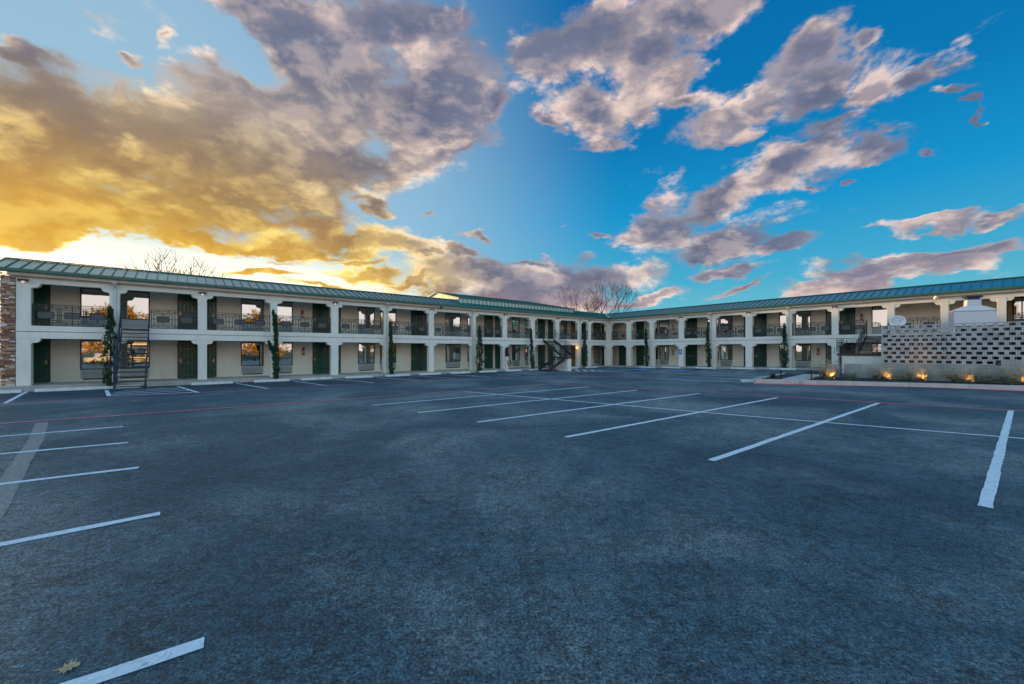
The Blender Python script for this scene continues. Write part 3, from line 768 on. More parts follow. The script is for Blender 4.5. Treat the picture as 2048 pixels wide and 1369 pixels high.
def win_proto(w, h):
    f_ = MB(); c = .05
    f_.box(-w/2, -w/2+c, -.045, .01, 0, h, 'door_frame'); f_.box(w/2-c, w/2, -.045, .01, 0, h, 'door_frame')
    f_.box(-w/2+c, w/2-c, -.045, .01, 0, c, 'black'); f_.box(-w/2+c, w/2-c, -.045, .01, h-c*1.3, h, 'black')
    g = MB(); g.box(-w/2+c, w/2-c, -.018, -.006, c, h-c*1.3, 'glass')
    return f_.mesh('window'), g.mesh('pane')
def add_window(w, ta, tb, z0, z1):
    wd = round(abs(tb-ta), 2); h = round(z1-z0, 2)
    if (wd, h) not in WIN: WIN[(wd, h)] = win_proto(wd, h)
    a, b = WIN[(wd, h)]
    o = link('window', a, motel, P(w, (ta+tb)/2, -2.03, z0), wrot(w))
    link('pane', b, o)
    return o
def add_vent(w, ta, tb, z0, z1, slot=True):
    ta, tb = sorted((ta, tb)); mb = MB()
    mb.box(ta+.02, tb-.02, -2.028, -1.995, z0, z1, 'vent', lambda t, o, z: P(w, t, o, z))
    if slot:
        for i in range(5):
            zz = z0+.06+i*(z1-z0-.12)/5
            mb.box(ta+.08, tb-.08, -1.994, -1.988, zz, zz+.012, 'plate', lambda t, o, z: P(w, t, o, z))
        mb.box(ta+.06, tb-.10, -2.028, -2.0, z0-.07, z0-.008, 'slot', lambda t, o, z: P(w, t, o, z))
    mb.build('vent_panel', motel)
PQ = MB(); PQ.box(-.07, .07, -.012, .0, -.05, .05, 'plaque'); PQ.box(-.05, .05, -.016, -.0125, -.004, .004, 'plate'); PQ.box(-.05, .05, -.016, -.0125, -.03, -.022, 'plate')
PQ = PQ.mesh('room_plaque')
def add_plaque(w, px, zz): link('room_plaque', PQ, motel, P(w, T(px, w, -2.0), -2.03, zz), wrot(w))
LT = MB()
LT.box(-.16, .16, -.16, .0, -.02, .07, 'black'); LT.sphere((0,-.09,-.06), .06, 'bulb_white'); LT.tube((0,-.09,-.02), (0,-.09,0), .045, .045, 'black')
LT = LT.mesh('gallery_lamp')

W2 = -2.03
zl = lambda w, t: zwalk(w, t)+.02
def both_doors(w, tc, flip=1, lower=True, upper=True, mat='door'):
    if lower: add_door(w, tc, zl(w, tc)+.02, 2.36-zl(w, tc), mat, flip=flip)
    if upper: add_door(w, tc, ZF+.03, 2.10, mat, flip=flip)
t = lambda px: T(px, 'L', W2)
both_doors('L', t(101)+.485); both_doors('L', t(355)-.485, -1); both_doors('L', t(433)+.485, 1)
both_doors('L', t(625)-.485, -1); both_doors('L', t(681)+.485, 1)
both_doors('L', t(822)-.485, -1); both_doors('L', t(857)+.485, 1)
both_doors('L', t(968.6)-.485, -1); both_doors('L', t(1003)+.30, 1)
both_doors('L', t(1076)-.485, -1); both_doors('L', t(1105)+.2, 1)
both_doors('L', t(1148), 1, mat='tan_door'); both_doors('L', t(1168), 1)
both_doors('L', t(1209), 1)
winL = [(t(160.5), t(160.5)-1.30), (t(299.5)+1.30, t(299.5)), (t(482), t(527)), (t(585)+1.22, t(585)), (t(716), t(749)), (t(760), t(792)),
        (t(891), t(920.5)), (t(935), t(950)), (t(1024), t(1039)), (t(1049.7), t(1060)), (t(1122), t(1134)), (t(1187), t(1200))]
for i, (a, b) in enumerate(winL):
    add_window('L', a, b, .86, 2.40); add_window('L', a, b, 3.58, 5.16)
    add_vent('L', a, b, .40, .83); add_vent('L', a, b, 3.06, 3.55, False)
t = lambda px: T(px, 'R', W2)
both_doors('R', t(1280.6)); both_doors('R', t(1367)+.65); both_doors('R', t(1394.5)-.485, -1)
both_doors('R', t(1488)+.485); both_doors('R', t(1533.5)-.485, -1); both_doors('R', t(1651.6)+.485, 1); both_doors('R', t(1710.6)-.485, -1)
add_door('R', t(1238)+.5, zl('R', 1.5), 2.2, 'door')
winR = [(t(1307), t(1316)), (t(1319), t(1338)), (t(1414.6), t(1437.6)), (t(1440.7), t(1465)), (t(1558.8), t(1580)), (t(1591), t(1621.7)), (t(1743.6), t(1743.6)+1.25)]
for a, b in winR:
    zo = zwalk('R', (a+b)/2)-.13
    add_window('R', a, b, .86+zo*.4, 2.38); add_window('R', a, b, 3.58, 5.12)
    add_vent('R', a, b, .40+zo*.4, .83+zo*.4); add_vent('R', a, b, 3.06, 3.55, False)
add_door('R', t(2020), ZF+.03, 2.1, 'tan_door'); add_window('R', t(2026), t(2026)+1.3, 3.55, 5.12)
add_window('R', t(1815), t(1815)+1.3, 1.0, 2.38); both_doors('R', t(1880), upper=False); both_doors('R', t(1960), upper=False); add_window('R', t(2040), t(2040)+1.3, 1.0, 2.38)
for px in (112, 349.5, 441, 620, 688, 818, 963, 1111): add_plaque('L', px, 4.72); add_plaque('L', px, 2.0)
for px in (1292, 1354.5, 1398, 1484, 1538, 1646): add_plaque('R', px, 4.65); add_plaque('R', px, 2.05)

# ---- galleries' ornamental iron railings
def railing(w, a, b):
    a, b = sorted((a, b)); L = b-a; fr = MB(); plates = []; oo = -.14; z0 = ZF+.035; s = .03
    fn = lambda t, o, z: P(w, t, o, z)
    def hb(ta, tb, h): fr.box(ta, tb, oo-s/2, oo+s/2, z0+h-s/2, z0+h+s/2, 'iron', fn)
    def vb(tt, h0, h1): fr.box(tt-s/2, tt+s/2, oo-s/2+.003, oo+s/2-.003, z0+h0, z0+h1, 'iron', fn)
    for h in (.0, .075, .15, .82, .90, .985): hb(a, b, h)
    vb(a+.02, -.02, .985); vb(b-.02, -.02, .985); vb((a+b)/2, -.02, .985)
    n = max(1, round(L/.98)); u = L/n
    for i in range(n):
        c = a+u*(i+.5)
        vb(c-u*.5+.0, .15, .82); vb(c-.37, .15, .82) ; vb(c+.37, .15, .82)
        hb(c-.37, c+.37, .24); hb(c-.37, c+.37, .735)
        for tt in (c-.25, c+.25): vb(tt, .33, .64)
        hb(c-.25, c+.25, .33); hb(c-.25, c+.25, .64)
        hb(c-.25-.12, c-.25, .485); hb(c+.25, c+.37, .485); hb(c+.37, c+u*.5, .485) ; hb(c-u*.5, c-.37, .485)
        vb(c, .15, .33); vb(c, .64, .82); vb(c-.2, .82, .985); vb(c+.2, 0, .15); vb(c+.2, .82, .985); vb(c-.2, 0, .15)
        plates.append(c)
    r = fr.build('railing', motel, recalc=False)
    for c in plates:
        pl = MB(); pl.box(c-.24, c+.24, oo-.004, oo+.004, z0+.34, z0+.63, 'plate', fn); pl.build('railing_plate', r)
cs = sorted(colsL)
STL = (T(1108,'L')-.02, T(1086,'L')+.02)       # stair openings
ST0 = (T(300,'L'), T(243,'L'))
for i in range(len(cs)-1):
    a, b = cs[i][1], cs[i+1][0]
    if a < ST0[0] < b: railing('L', a, ST0[0]-.03)
    elif a < STL[0] < b:
        if STL[0]-a > .3: railing('L', a, STL[0])
        if b-STL[1] > .25: railing('L', STL[1], b)
    else: railing('L', a, b)
cs = sorted(colsR); STR = (T(1733,'R'), T(1733,'R')+1.25)
for i in range(len(cs)-1):
    a, b = cs[i][1], cs[i+1][0]
    if a < STR[0] < b:
        railing('R', a, STR[0])
        if b-STR[1] > .25: railing('R', STR[1], b)
    else: railing('R', a, b)

# ---- downpipes, eave lamps, address digits
for w, px in (('L', 230), ('L', 773.5), ('L', 944.5), ('L', 1160), ('R', 1423), ('R', 1577.5)):
    tt = T(px, w); mb = MB(); k = 1 if w == 'L' else -1
    z0 = zwalk(w, tt)
    mb.box(tt-.055, tt+.055, .003, .085, z0+.12, ZE-.42, 'downpipe', lambda a, o, z: P(w, a, o, z))
    mb.bar(P(w, tt, .045, ZE-.42), P(w, tt-.0, .22, ZE-.20), .10, .08, 'downpipe')
    mb.box(tt-.11, tt+.11, .14, .30, ZE-.20, ZE-.001, 'downpipe', lambda a, o, z: P(w, a, o, z))
    mb.bar(P(w, tt, .045, z0+.12), P(w, tt, .22, z0+.03), .10, .08, 'downpipe')
    for zz in (1.2, 2.6, 4.3): mb.box(tt-.075, tt+.075, .003, .095, zz, zz+.03, 'downpipe', lambda a, o, z: P(w, a, o, z))
    mb.build('downpipe', motel)
def eave_lamp(w, px):
    q = P(w, T(px, w), .0, ZE-.36); link('eave_lamp', LT, motel, q, wrot(w))
for px in (47, 405, 670, 863, 1010, 1115, 1179): eave_lamp('L', px)
for px in (1257, 1362, 1497.5, 1670): eave_lamp('R', px)
mb = MB(); q = P('R', T(1873,'R'), .2, ZE-.22); mb.sphere(q, .13, 'white', 12, 8, .8); mb.box(-.1, .1, -.1, .1, .05, .12, 'white', lambda x, y, z: Vector((x, y, z))+q); mb.build('camera_dome', motel)
mb = MB(); q = P('L', T(879,'L'), .28, ZE-.05); mb.sphere(q-Vector((0,0,.1)), .11, 'black', 10, 6, .7); mb.build('camera_dome', motel)
for w, lst in (('L', (133, 345, 980, 290)), ('R', (1330, 1600))):
    for px in lst:
        for zz in (ZG-.04, ZE-.13):
            mb = MB(); q = P(w, T(px, w, -1.0), -1.0, zz); mb.tube(q, q-Vector((0,0,.07)), .13, .11, 'black', 10); mb.build('ceiling_lamp', motel)
# lantern glowing by the corner stair
mb = MB(); q = P('L', T(1152,'L')-.0, .12, 2.16); mb.sphere(q, .11, 'lamp_glow', 10, 6, 1.2); mb.box(-.06, .06, -.06, .06, .12, .17, 'black', lambda x, y, z: Vector((x, y, z))+q)
mb.build('wall_lantern', motel)
ld = bpy.data.lights.new('lantern_light', 'POINT'); ld.energy = 8; ld.color = (1, .45, .12); ld.shadow_soft_size = .12
lo = bpy.data.objects.new('lantern_light', ld); col.objects.link(lo); lo.location = q+NL*.15
def text_obj(name, s, size, mat, parent, w, rot, ext=.004, spacing=1.0):
    cu = bpy.data.curves.new(name, 'FONT'); cu.body = s; cu.size = size; cu.extrude = ext; cu.align_x = 'CENTER'; cu.align_y = 'CENTER'; cu.space_line = spacing
    to = bpy.data.objects.new(name, cu); col.objects.link(to)
    dg = bpy.context.evaluated_depsgraph_get(); me = bpy.data.meshes.new_from_object(to.evaluated_get(dg)); bpy.data.objects.remove(to)
    me.materials.clear(); me.materials.append(M[mat])
    me.transform(Matrix.Rotation(radians(90), 4, 'X'))
    return link(name, me, parent, w, rot)
text_obj('address_digits', '4\n0\n5\n2', .17, 'iron', motel, P('R', T(1669,'R'), .006, 1.88), wrot('R'), spacing=.75)

# ------------------------------------------------------------------ signs and cabinets on the building
def cabinet(w, px, zz, label):
    e = empty('extinguisher_cabinet', P(w, T(px, w, -1.9), -2.03, zz), wrot(w))
    tag(e, label, 'extinguisher cabinet', 'fire extinguisher cabinets on the gallery walls')
    mb = MB(); mb.box(-.14, .14, -.14, 0, 0, .04, 'white'); mb.box(-.14, .14, -.14, 0, .61, .68, 'white'); mb.box(-.14, -.10, -.14, 0, .04, .61, 'white'); mb.box(.10, .14, -.14, 0, .04, .61, 'white'); mb.box(-.10, .10, -.02, 0, .04, .61, 'pink'); mb.build('cabinet_box', e, local=True)
    mb = MB(); mb.tube((0,-.075,.06), (0,-.075,.42), .055, .055, 'red', 10); mb.sphere((0,-.075,.42), .055, 'red', 10, 6); mb.box(-.02, .05, -.09, -.06, .47, .52, 'black'); mb.box(-.035, .035, -.132, -.126, .20, .32, 'white'); mb.build('extinguisher', e, local=True)
    mb = MB(); mb.box(-.095, .095, -.138, -.134, .545, .60, 'red'); mb.build('cabinet_band', e, local=True)
cabinet('L', 605, 4.02, 'white fire extinguisher cabinet on the upper left gallery, left of the third door pair')
cabinet('L', 607, 1.50, 'white fire extinguisher cabinet on the left wing ground floor, left of the double green doors')
cabinet('L', 1072, 4.1, 'fire extinguisher cabinet on the upper gallery beside the door above the corner stair')
cabinet('R', 1346, 3.95, 'fire extinguisher cabinet upstairs on the right wing, right of the first window pair')
cabinet('R', 1346, 1.35, 'fire extinguisher cabinet on the right wing ground floor, left of the blue accessible sign')
cabinet('R', 1636, 1.45, 'white fire extinguisher cabinet on the ground floor behind the bushy uplit grass')
cabinet('R', 1723, 4.05, 'white and pink fire extinguisher cabinet upstairs beside the right-hand stair')
e = empty('accessible_sign', P('R', T(1361,'R'), .006, 1.55), wrot('R')); tag(e, 'blue accessible parking sign on a column of the right wing', 'sign')
mb = MB(); mb.box(-.17, .17, -.012, 0, -.06, .46, 'blue'); mb.build('sign_panel', e, local=True)
mb = MB(); wheelchair(mb, lambda a, b_, l: Vector((a, -.0135-l, b_+.24)), .38, 'white', 0); mb.build('emblem', e, local=True, recalc=False)
# ev sign
e = empty('wall_sign', P('L', T(1011,'L'), .006, 1.62), wrot('L')); tag(e, 'small red-edged white sign on the column behind the charging post', 'sign')
mb = MB(); mb.box(-.16, .16, -.012, 0, 0, .42, 'white'); mb.build('sign_panel', e, local=True)
mb = MB(); mb.box(-.15, .15, -.016, -.0125, .34, .40, 'red'); mb.box(-.12, .12, -.016, -.0125, .05, .20, 'pink'); mb.build('print', e, local=True)

# charging post
q = P('L', T(1013.5,'L',.55), .55, .0); q.z = zwalk('L', 15)
e = empty('charging_post', q, wrot('L')); tag(e, 'white electric car charging post with black head and coiled black cable', 'charging station')
mb = MB(); mb.box(-.09, .09, -.10, .10, -.05, 1.15, 'white'); mb.build('post', e, local=True, bevel=.01)
mb = MB(); mb.box(-.11, .13, -.13, .11, 1.15, 1.72, 'black'); mb.box(-.08, -.02, -.14, -.131, 1.25, 1.6, 'plate'); mb.sphere((.02,-.0,1.82), .17, 'black', 10, 6); mb.build('head', e, local=True)
mb = MB()
pts = []
for i in range(26):
    a = i/25*2*pi*2.0; r = .17; pts.append(Vector((.10+r*cos(a)*(1 if i < 13 else .9)+.12*(i/25), -.15-.004*i/3, .55+r*sin(a)*1.2+.12*sin(i*.25))))
pts += [Vector((.24,-.2,.9)), Vector((.2,-.18,1.2)), Vector((.12,-.12,1.5))]
for a, b in zip(pts, pts[1:]): mb.tube(a, b, .028, .028, 'black', 6)
mb.build('cable', e, local=True)

# ------------------------------------------------------------------ staircases
e = empty('staircase', P('L', (ST0[0]+ST0[1])/2, 0, 0)); tag(e, 'straight dark blue steel staircase with open treads up to the left wing gallery', 'staircase')
ta, tb = ST0[0]+.05, ST0[1]-.02
run = 2.95; base_o = .15+run
def stair_flight(parent, pf, zt, zb, n, wd, mat, rail=True, treadw=.22):
    """pf(s, x, z): s along the run 0 (top) .. 1 (bottom), x across 0..wd"""
    for x, nm in ((0, 'stringer'), (wd, 'stringer')):
        mb = MB(); mb.hexa([pf(0,x-.02,zt-.30), pf(0,x+.02,zt-.30), pf(0,x+.02,zt+.02), pf(0,x-.02,zt+.02), pf(1,x-.02,zb-.02), pf(1,x+.02,zb-.02), pf(1,x+.02,zb+.26), pf(1,x-.02,zb+.26)], mat); mb.build(nm, parent)
    for i in range(n):
        s = (i+.6)/n; z = zt+(zb-zt)*((i+1)/(n+1)); ds = treadw
        mb = MB(); a = pf(s, .02, z); b = pf(s, wd-.02, z); c = pf(s, .02, z)
        dirv = (pf(1,0,0)-pf(0,0,0)).normalized()*ds/2
        mb.hexa([a-dirv-Vector((0,0,.045)), b-dirv-Vector((0,0,.045)), b+dirv-Vector((0,0,.045)), a+dirv-Vector((0,0,.045)), a-dirv, b-dirv, b+dirv, a+dirv], mat); mb.build('tread', parent)
    if rail:
        for x in (0, wd):
            mb = MB()
            hs = (.98, .82, .66, .50, .34)
            for h in hs: mb.bar(pf(0,x,zt+h), pf(1,x,zb+h+.05), .03, .03, mat)
            for s in (0, .33, .66, 1.0): mb.bar(pf(s,x,zt+(zb-zt)*s), pf(s,x,zt+(zb-zt)*s+1.0), .035, .035, mat)
            mb.build('handrail', parent)
stair_flight(e, lambda s, x, z: P('L', tb-x, .16+run*s, z), ZF-.03, 0.02, 13, tb-ta, 'steel_blue', False, .20)
# its sloping guard sheets/rails
for x, nm in ((tb+.03, 0), (ta-.03, 1)):
    mb = MB()
    for h in (.92, .74, .56, .38): mb.bar(P('L',x,.16,ZF+h), P('L',x,.16+run*(.97),.05+h), .028, .028, 'steel_blue')
    for s in (0, .25, .5, .75, .97): mb.bar(P('L',x,.16+run*s,ZF*(1-s)), P('L',x,.16+run*s,ZF*(1-s)+.94), .04, .04, 'steel_blue')
    mb.build('handrail', e)
mb = MB(); mb.box(ta, tb, -.1, .17, ZF-.09, ZF-.02, 'steel_blue', lambda a, o, z: P('L', a, o, z)); mb.build('top_plate', e)

def corner_stair(w, name, label, tA, tB, zland, lx0, lx1, zb, lowdir, box, mat='iron', oN=2.45, oF=3.95):
    e = empty(name, P(w, (tA+tB)/2, 1.5, 0)); tag(e, label, 'staircase')
    stair_flight(e, lambda s, x, z: P(w, tA+x, .05+(oN-.05)*s, z), ZF-.02, zland+.1, 9, tB-tA, mat)
    mb = MB(); mb.box(lx0, lx1, oN, oF, zland-.02, zland+.12, mat, lambda a, o, z: P(w, a, o, z)); mb.build('landing', e)
    # guard railing with ornamental bars
    mb = MB()
    def guard(a, b):
        for h in (.12, .22, .50, .78, .90, 1.0): mb.bar(a+Vector((0,0,h)), b+Vector((0,0,h)), .024, .024, mat)
        n = max(2, int((b-a).length/.24))
        for i in range(n+1):
            q = a+(b-a)*(i/n); lo, hi = (.1, 1.0) if i in (0, n) else ((.22, .78) if i % 2 else (.5, .9)); mb.bar(q+Vector((0,0,lo)), q+Vector((0,0,hi)), .026, .026, mat)
    zz = zland+.10
    c0, c1, c2, c3 = P(w,lx0,oN,zz), P(w,lx0,oF,zz), P(w,lx1,oF,zz), P(w,lx1,oN,zz)
    guard(c1, c2)
    if lowdir > 0: guard(c0, c1)
    else: guard(c3, c2)
    mb.build('guard_railing', e)
    mb = MB(); g = .03
    mb.box(lx0+box[0], lx1-box[1], oN+.12, oF-.05, zb-.05, zland-.025, 'stucco', lambda a, o, z: P(w, a, o, z)); mb.build('base_enclosure', e, bevel=.01)
    return e
tA, tB = STL[0]+.05, STL[1]-.02
cx0 = T(1148,'L',3.9); 
e = corner_stair('L', 'staircase', 'black iron switchback staircase with landing on a cream box near the corner', tA, tB, 1.16, cx0, tB+1.0, 0.0, 1, (.35, .30))
lx1 = tB+1.0
stair_flight(e, lambda s, x, z: P('L', lx1+2.0*s, 2.5+x, z), 1.25, .03, 6, 1.35, 'iron', True, .24)
tA, tB = STR[0]+.03, STR[1]-.03
lxa, lxb = T(1674,'R',3.9), T(1674,'R',3.9)+2.55
e = corner_stair('R', 'staircase', 'black iron staircase with railed landing on a cream box behind the block screen', tA, tB, 1.55, lxa, lxb, .35, 1, (.25, .15))
# ------------------------------------------------------------------ wheel stops
WS = MB(); WS.prism([(-.14,0), (.14,0), (.075,.14), (-.075,.14)], -.92, .92, 'stop', lambda a, d, b_: Vector((d, a, b_)))
WSM = WS.mesh('wheel_stop', bevel=.012)
wl = [(-22,'L','beside the foot of the stone pier'), (131,'L','below the first green door'), (230,'L','at the foot of the leftmost cypress'), (425,'L','below the second double green doors'), (544,'L','at the foot of the ragged forked cypress'), (633,'L','below the ground floor extinguisher cabinet'),
      (718,'L','left of the third cypress, below the window'), (795,'L','at the foot of the third cypress from the left'), (860,'L','in front of the fourth pair of doors'), (921,'L','between the third and fourth cypresses'), (976,'L','right of the fourth cypress'), (1026,'L','under the electric charging post'),
      (1072,'L','at the foot of the black corner stair'), (1144,'L','just right of the cream stair box'), (1182,'L','at the foot of the cypress in the corner'),
      (1294,'R','at the foot of the right wing\'s first cypress'), (1342,'R','left of the blue accessible sign'), (1411.5,'R','at the foot of the right wing\'s middle cypress'), (1486,'R','between the two rightmost cypresses'), (1565.5,'R','at the foot of the rightmost cypress')]
first = True
for px, w, where in wl:
    oo = .85 if w == 'L' else .95
    q = P(w, T(px, w, oo), oo, 0); q.z = zg(q.x, q.y)
    o = link('wheel_stop', WSM, None, q, wrot(w)+random.uniform(-.02, .02))
    tag(o, 'white concrete wheel stop '+where, 'wheel stop', 'concrete wheel stops along the motel walkways')
q = G(1508, 765); o = link('wheel_stop', WSM, None, q+Vector((-.2,.25,0)), wrot('R')+.9); o.scale = (.45,1,1); tag(o, 'short pale concrete stub at the left tip of the planted kerb', 'wheel stop')

# ------------------------------------------------------------------ trees and plants
def leaf_cloud(name, parent, pts, mat, size, n, jitter, updir=.5, local=True):
    mb = MB(); v = []; f_ = []
    for k in range(n):
        c, nrm = pts(k)
        d = Vector((random.gauss(0,1), random.gauss(0,1), random.gauss(0,1)+updir*2)).normalized()
        d = (d+nrm*.6).normalized()
        s = d.cross(Vector((random.gauss(0,1), random.gauss(0,1), random.gauss(0,1)))).normalized()
        L = size*random.uniform(.6, 1.5); W_ = L*random.uniform(.25, .45); i = len(v)
        v += [c, c+d*L*.5+s*W_*.5, c+d*L, c+d*L*.5-s*W_*.5]; f_.append((i, i+1, i+2, i+3))
    mb.add(v, f_, mat); return mb.build(name, parent, local=local, recalc=False)
def cypress(px, w, off, ztop, lean, wid, label, seed, forks=()):
    random.seed(seed)
    q = P(w, T(px, w, off), off, 0); q.z = zg(q.x, q.y)
    e = empty('cypress_tree', q); tag(e, label, 'cypress', 'slender cypresses against the motel columns')
    H = ztop-q.z
    mb = MB(); mb.tube((0,0,0), (lean*.5,0,H*.5), .05, .035, 'bark'); mb.tube((lean*.5,0,H*.5), (lean,0,H*.93), .035, .01, 'bark'); mb.build('trunk', e, local=True)
    stems = [((0,0,.12), (lean,0,H), wid)]+[((a, 0, z0), (a2, 0, z1), wd) for a, z0, a2, z1, wd in forks]
    clumps = []
    for a, b, wd in stems:
        a = Vector(a); b = Vector(b); L = (b-a).length
        for i in range(int(L/.10)):
            u = i/(L/.10); r = wd*(min(1, .55+u*2.2) if u < .2 else (1-((u-.2)/.8)**1.35*.93))*random.uniform(.86, 1.06)
            for j in range(6):
                an = random.uniform(0, 2*pi); rr = r*random.uniform(.35, 1.0)
                clumps.append((a+(b-a)*u+Vector((cos(an)*rr, sin(an)*rr, random.uniform(-.06, .06))), Vector((cos(an), sin(an), .8)).normalized()))
    def pts(k):
        c, n_ = clumps[k % len(clumps)]
        return c+Vector((random.gauss(0,.024), random.gauss(0,.024), random.gauss(0,.05))), n_
    leaf_cloud('crown', e, pts, 'cypress', .070, len(clumps)*32, .03, .7)
cypress(221, 'L', .75, 4.05, .0, .36, 'fullest dark green cypress, left of the straight steel stair', 1)
cypress(552, 'L', .62, 4.05, -.02, .20, 'ragged twisted cypress with a side branch, second from the left', 2, [(-.05,1.5,-.50,2.5,.10), (-.05,3.0,-.18,4.3,.07)])
cypress(783.5, 'L', .60, 3.95, -.10, .21, 'slim leaning cypress beside the downpipe, third from the left', 3)
cypress(959, 'L', .60, 4.0, .0, .36, 'broad-based pointed cypress left of the charging post', 4)
cypress(1065.5, 'L', .60, 3.95, -.18, .24, 'thin cypress just left of the black corner stair', 5)
cypress(1170, 'L', .60, 4.15, -.05, .32, 'cypress between the corner stair and the inner corner', 6)
cypress(1293.5, 'R', .60, 4.1, -.12, .27, 'cypress nearest the corner on the right wing, left of the blue sign', 7)
cypress(1417.5, 'R', .60, 4.05, -.12, .25, 'middle cypress of the right wing beside a grey pole', 8)
cypress(1569, 'R', .60, 4.0, .0, .27, 'rightmost cypress, on the right wing beside a downpipe', 9)
# pole beside the middle one
q = P('R', T(1414,'R',.7), .7, 0); q.z = zg(q.x, q.y)
mb = MB(); mb.tube(q, q+Vector((0,0,2.1)), .025, .025, 'downpipe', 8); mb.tube(q, q+Vector((0,0,.03)), .09, .09, 'downpipe', 8); o = mb.build('sign_pole', None, q); tag(o, 'thin grey metal pole standing left of the middle cypress of the right wing', 'pole')

def bare_tree(name, loc, H, spread, label, group, seed, levels=6, twigmat='twig', lean=(0,0), bushy=1.0):
    random.seed(seed); e = empty(name, loc); tag(e, label, 'tree', group)
    tr = MB(); tw = MB()
    def grow(p, d, L, r, lv):
        mb = tr if lv <= 2 else tw; mt = 'bark' if lv <= 2 else twigmat
        q = p; n = 3 if lv < 3 else 2
        for i in range(n):
            d = (d+Vector((random.gauss(0,.12), random.gauss(0,.12), random.gauss(0,.06)+.04))).normalized()
            q2 = q+d*L/n; r2 = r*(1-.30*(i+1)/n); mb.tube(q, q2, r*(1-.30*i/n), r2, mt, 6 if lv < 2 else (4 if lv < 4 else 3), False); q = q2
        if lv >= levels: return
        k = random.choice([2, 3, 3]) if lv < levels-1 else random.choice([3, 4])
        ph = random.uniform(0, 2*pi)
        for i in range(k):
            an = ph+2*pi*i/k+random.uniform(-.5, .5)
            ax = Vector((cos(an), sin(an), 0))
            nd = (d*.85+ax*random.uniform(.35, .85)*spread+Vector((0,0,.12))).normalized()
            grow(q, nd, L*random.uniform(.62, .88), r*random.uniform(.52, .68), lv+1)
    grow(Vector((0,0,0)), Vector((lean[0], lean[1], 1)).normalized(), H*.30, H*.022, 0)
    tr.build('trunk', e, local=True, recalc=False); tw.build('crown', e, local=True, recalc=False)
def at(px, y): return ((px-U0)/F*y, y, -.12)
gb = 'bare trees rising behind the corner of the motel'
bare_tree('bare_tree', at(1176, 62), 10.8, .85, 'widest leafless tree behind the corner, its crown left of the valley in the roof', gb, 21, 7)
bare_tree('bare_tree', at(1208, 64), 11.2, .75, 'leaning leafless tree behind the roof valley, tallest of the group', gb, 22, 7, lean=(.15,0))
bare_tree('bare_tree', at(1242, 70), 8.6, .9, 'small leafless tree right of the roof valley', gb, 23, 6)
bare_tree('bare_tree', at(1270, 70), 8.8, .9, 'rightmost low leafless tree behind the corner', gb, 25, 6)
gl_ = 'bare treetops showing over the left wing roof'
for px, H, s, lb in ((296, 9.6, 31, 'faint twiggy treetop over the left wing roof, leftmost of the row'), (345, 10.6, 32, 'forked bare treetop over the left wing roof, second of the row'), (378, 9.8, 33, 'narrow leaning bare treetop over the left wing roof'), (412, 9.9, 34, 'bushy bare treetop over the left wing roof, rightmost of the row')):
    bare_tree('bare_tree', at(px, 36), H, .85, lb, gl_, s, 5)

# golden-leaved tree and lawn beyond the left end
def leafy(name, loc, H, R, label, mat, seed, n=5000, cat='tree', size=.22):
    random.seed(seed); e = empty(name, loc); tag(e, label, cat)
    mb = MB(); mb.tube((0,0,0), (0,0,H*.55), H*.03, H*.018, 'bark', 7)
    for i in range(6):
        an = i*1.05; mb.tube((0,0,H*(.25+.04*i)), (cos(an)*R*.6, sin(an)*R*.6, H*(.5+.06*i)), H*.014, H*.004, 'bark', 5)
    mb.build('trunk', e, local=True)
    cl = []
    for i in range(60):
        an = random.uniform(0, 2*pi); u = random.uniform(-.9, 1); rr = sqrt(max(0, 1-u*u))*random.uniform(.3, 1)
        cl.append((Vector((cos(an)*rr*R, sin(an)*rr*R, H*.58+u*H*.42)), R*random.uniform(.16, .34)))
    def pts(k):
        c, r = random.choice(cl); v = Vector((random.gauss(0,1), random.gauss(0,1), random.gauss(0,1))).normalized()
        return c+v*r*random.uniform(.5, 1), v
    leaf_cloud('crown', e, pts, mat, size, n, .1, 0)
leafy('golden_tree', at(-28, 34), 8.5, 3.4, 'tree with glowing yellow leaves beyond the stone pier at the left end', 'goldleaf', 41, 7000)
leafy('golden_shrub', at(-10, 27), 2.6, 1.6, 'low dark hedge-like shrub behind the stone pier', 'darkleaf', 42, 2500, 'shrub', .14)

# ------------------------------------------------------------------ planted island, low wall, block screen
KA, KB = G(1511, 768), G(2048, 783); kd = (KB-KA); kd.z = 0; kd.normalize(); kn = Vector((-kd.y, kd.x, 0))
if kn.y < 0: kn = -kn
KE = KA+kd*24
ZK = .27
random.seed(50)
kerb_root = MB()
L = (KE-KA).length; nseg = 11; 
def kp(s, o, z): q = KA+kd*s+kn*o; return Vector((q.x, q.y, z))
kerb = MB(); kerb.add([kp(0,0,-.05), kp(L,0,-.05), kp(L,.3,-.05), kp(0,.3,-.05)], [(0,1,2,3)], 'kerb'); kerb = kerb.build('kerb', recalc=False); tag(kerb, kind='structure')
for i in range(nseg):
    a = L*i/nseg; b = L*(i+1)/nseg-.012; mb = MB()
    mb.hexa([kp(a,0,-.04), kp(b,0,-.04), kp(b,.20,-.04), kp(a,.20,-.04), kp(a,.02,ZK), kp(b,.02,ZK), kp(b,.20,ZK), kp(a,.20,ZK)], 'kerb'); mb.build('kerb_segment', kerb, bevel=.012)
mb = MB()
n = 60
for i in range(n):
    a = L*i/n; b = L*(i+1)/n; h = .055+.02*random.random()
    mb.hexa([kp(a,-.006,0), kp(b,-.006,0), kp(b,-.002,0), kp(a,-.002,0), kp(a,-.004+.004,h), kp(b,0,h), kp(b,.004,h), kp(a,.004,h)], 'paint_red')
mb.build('red_kerb_paint', kerb)
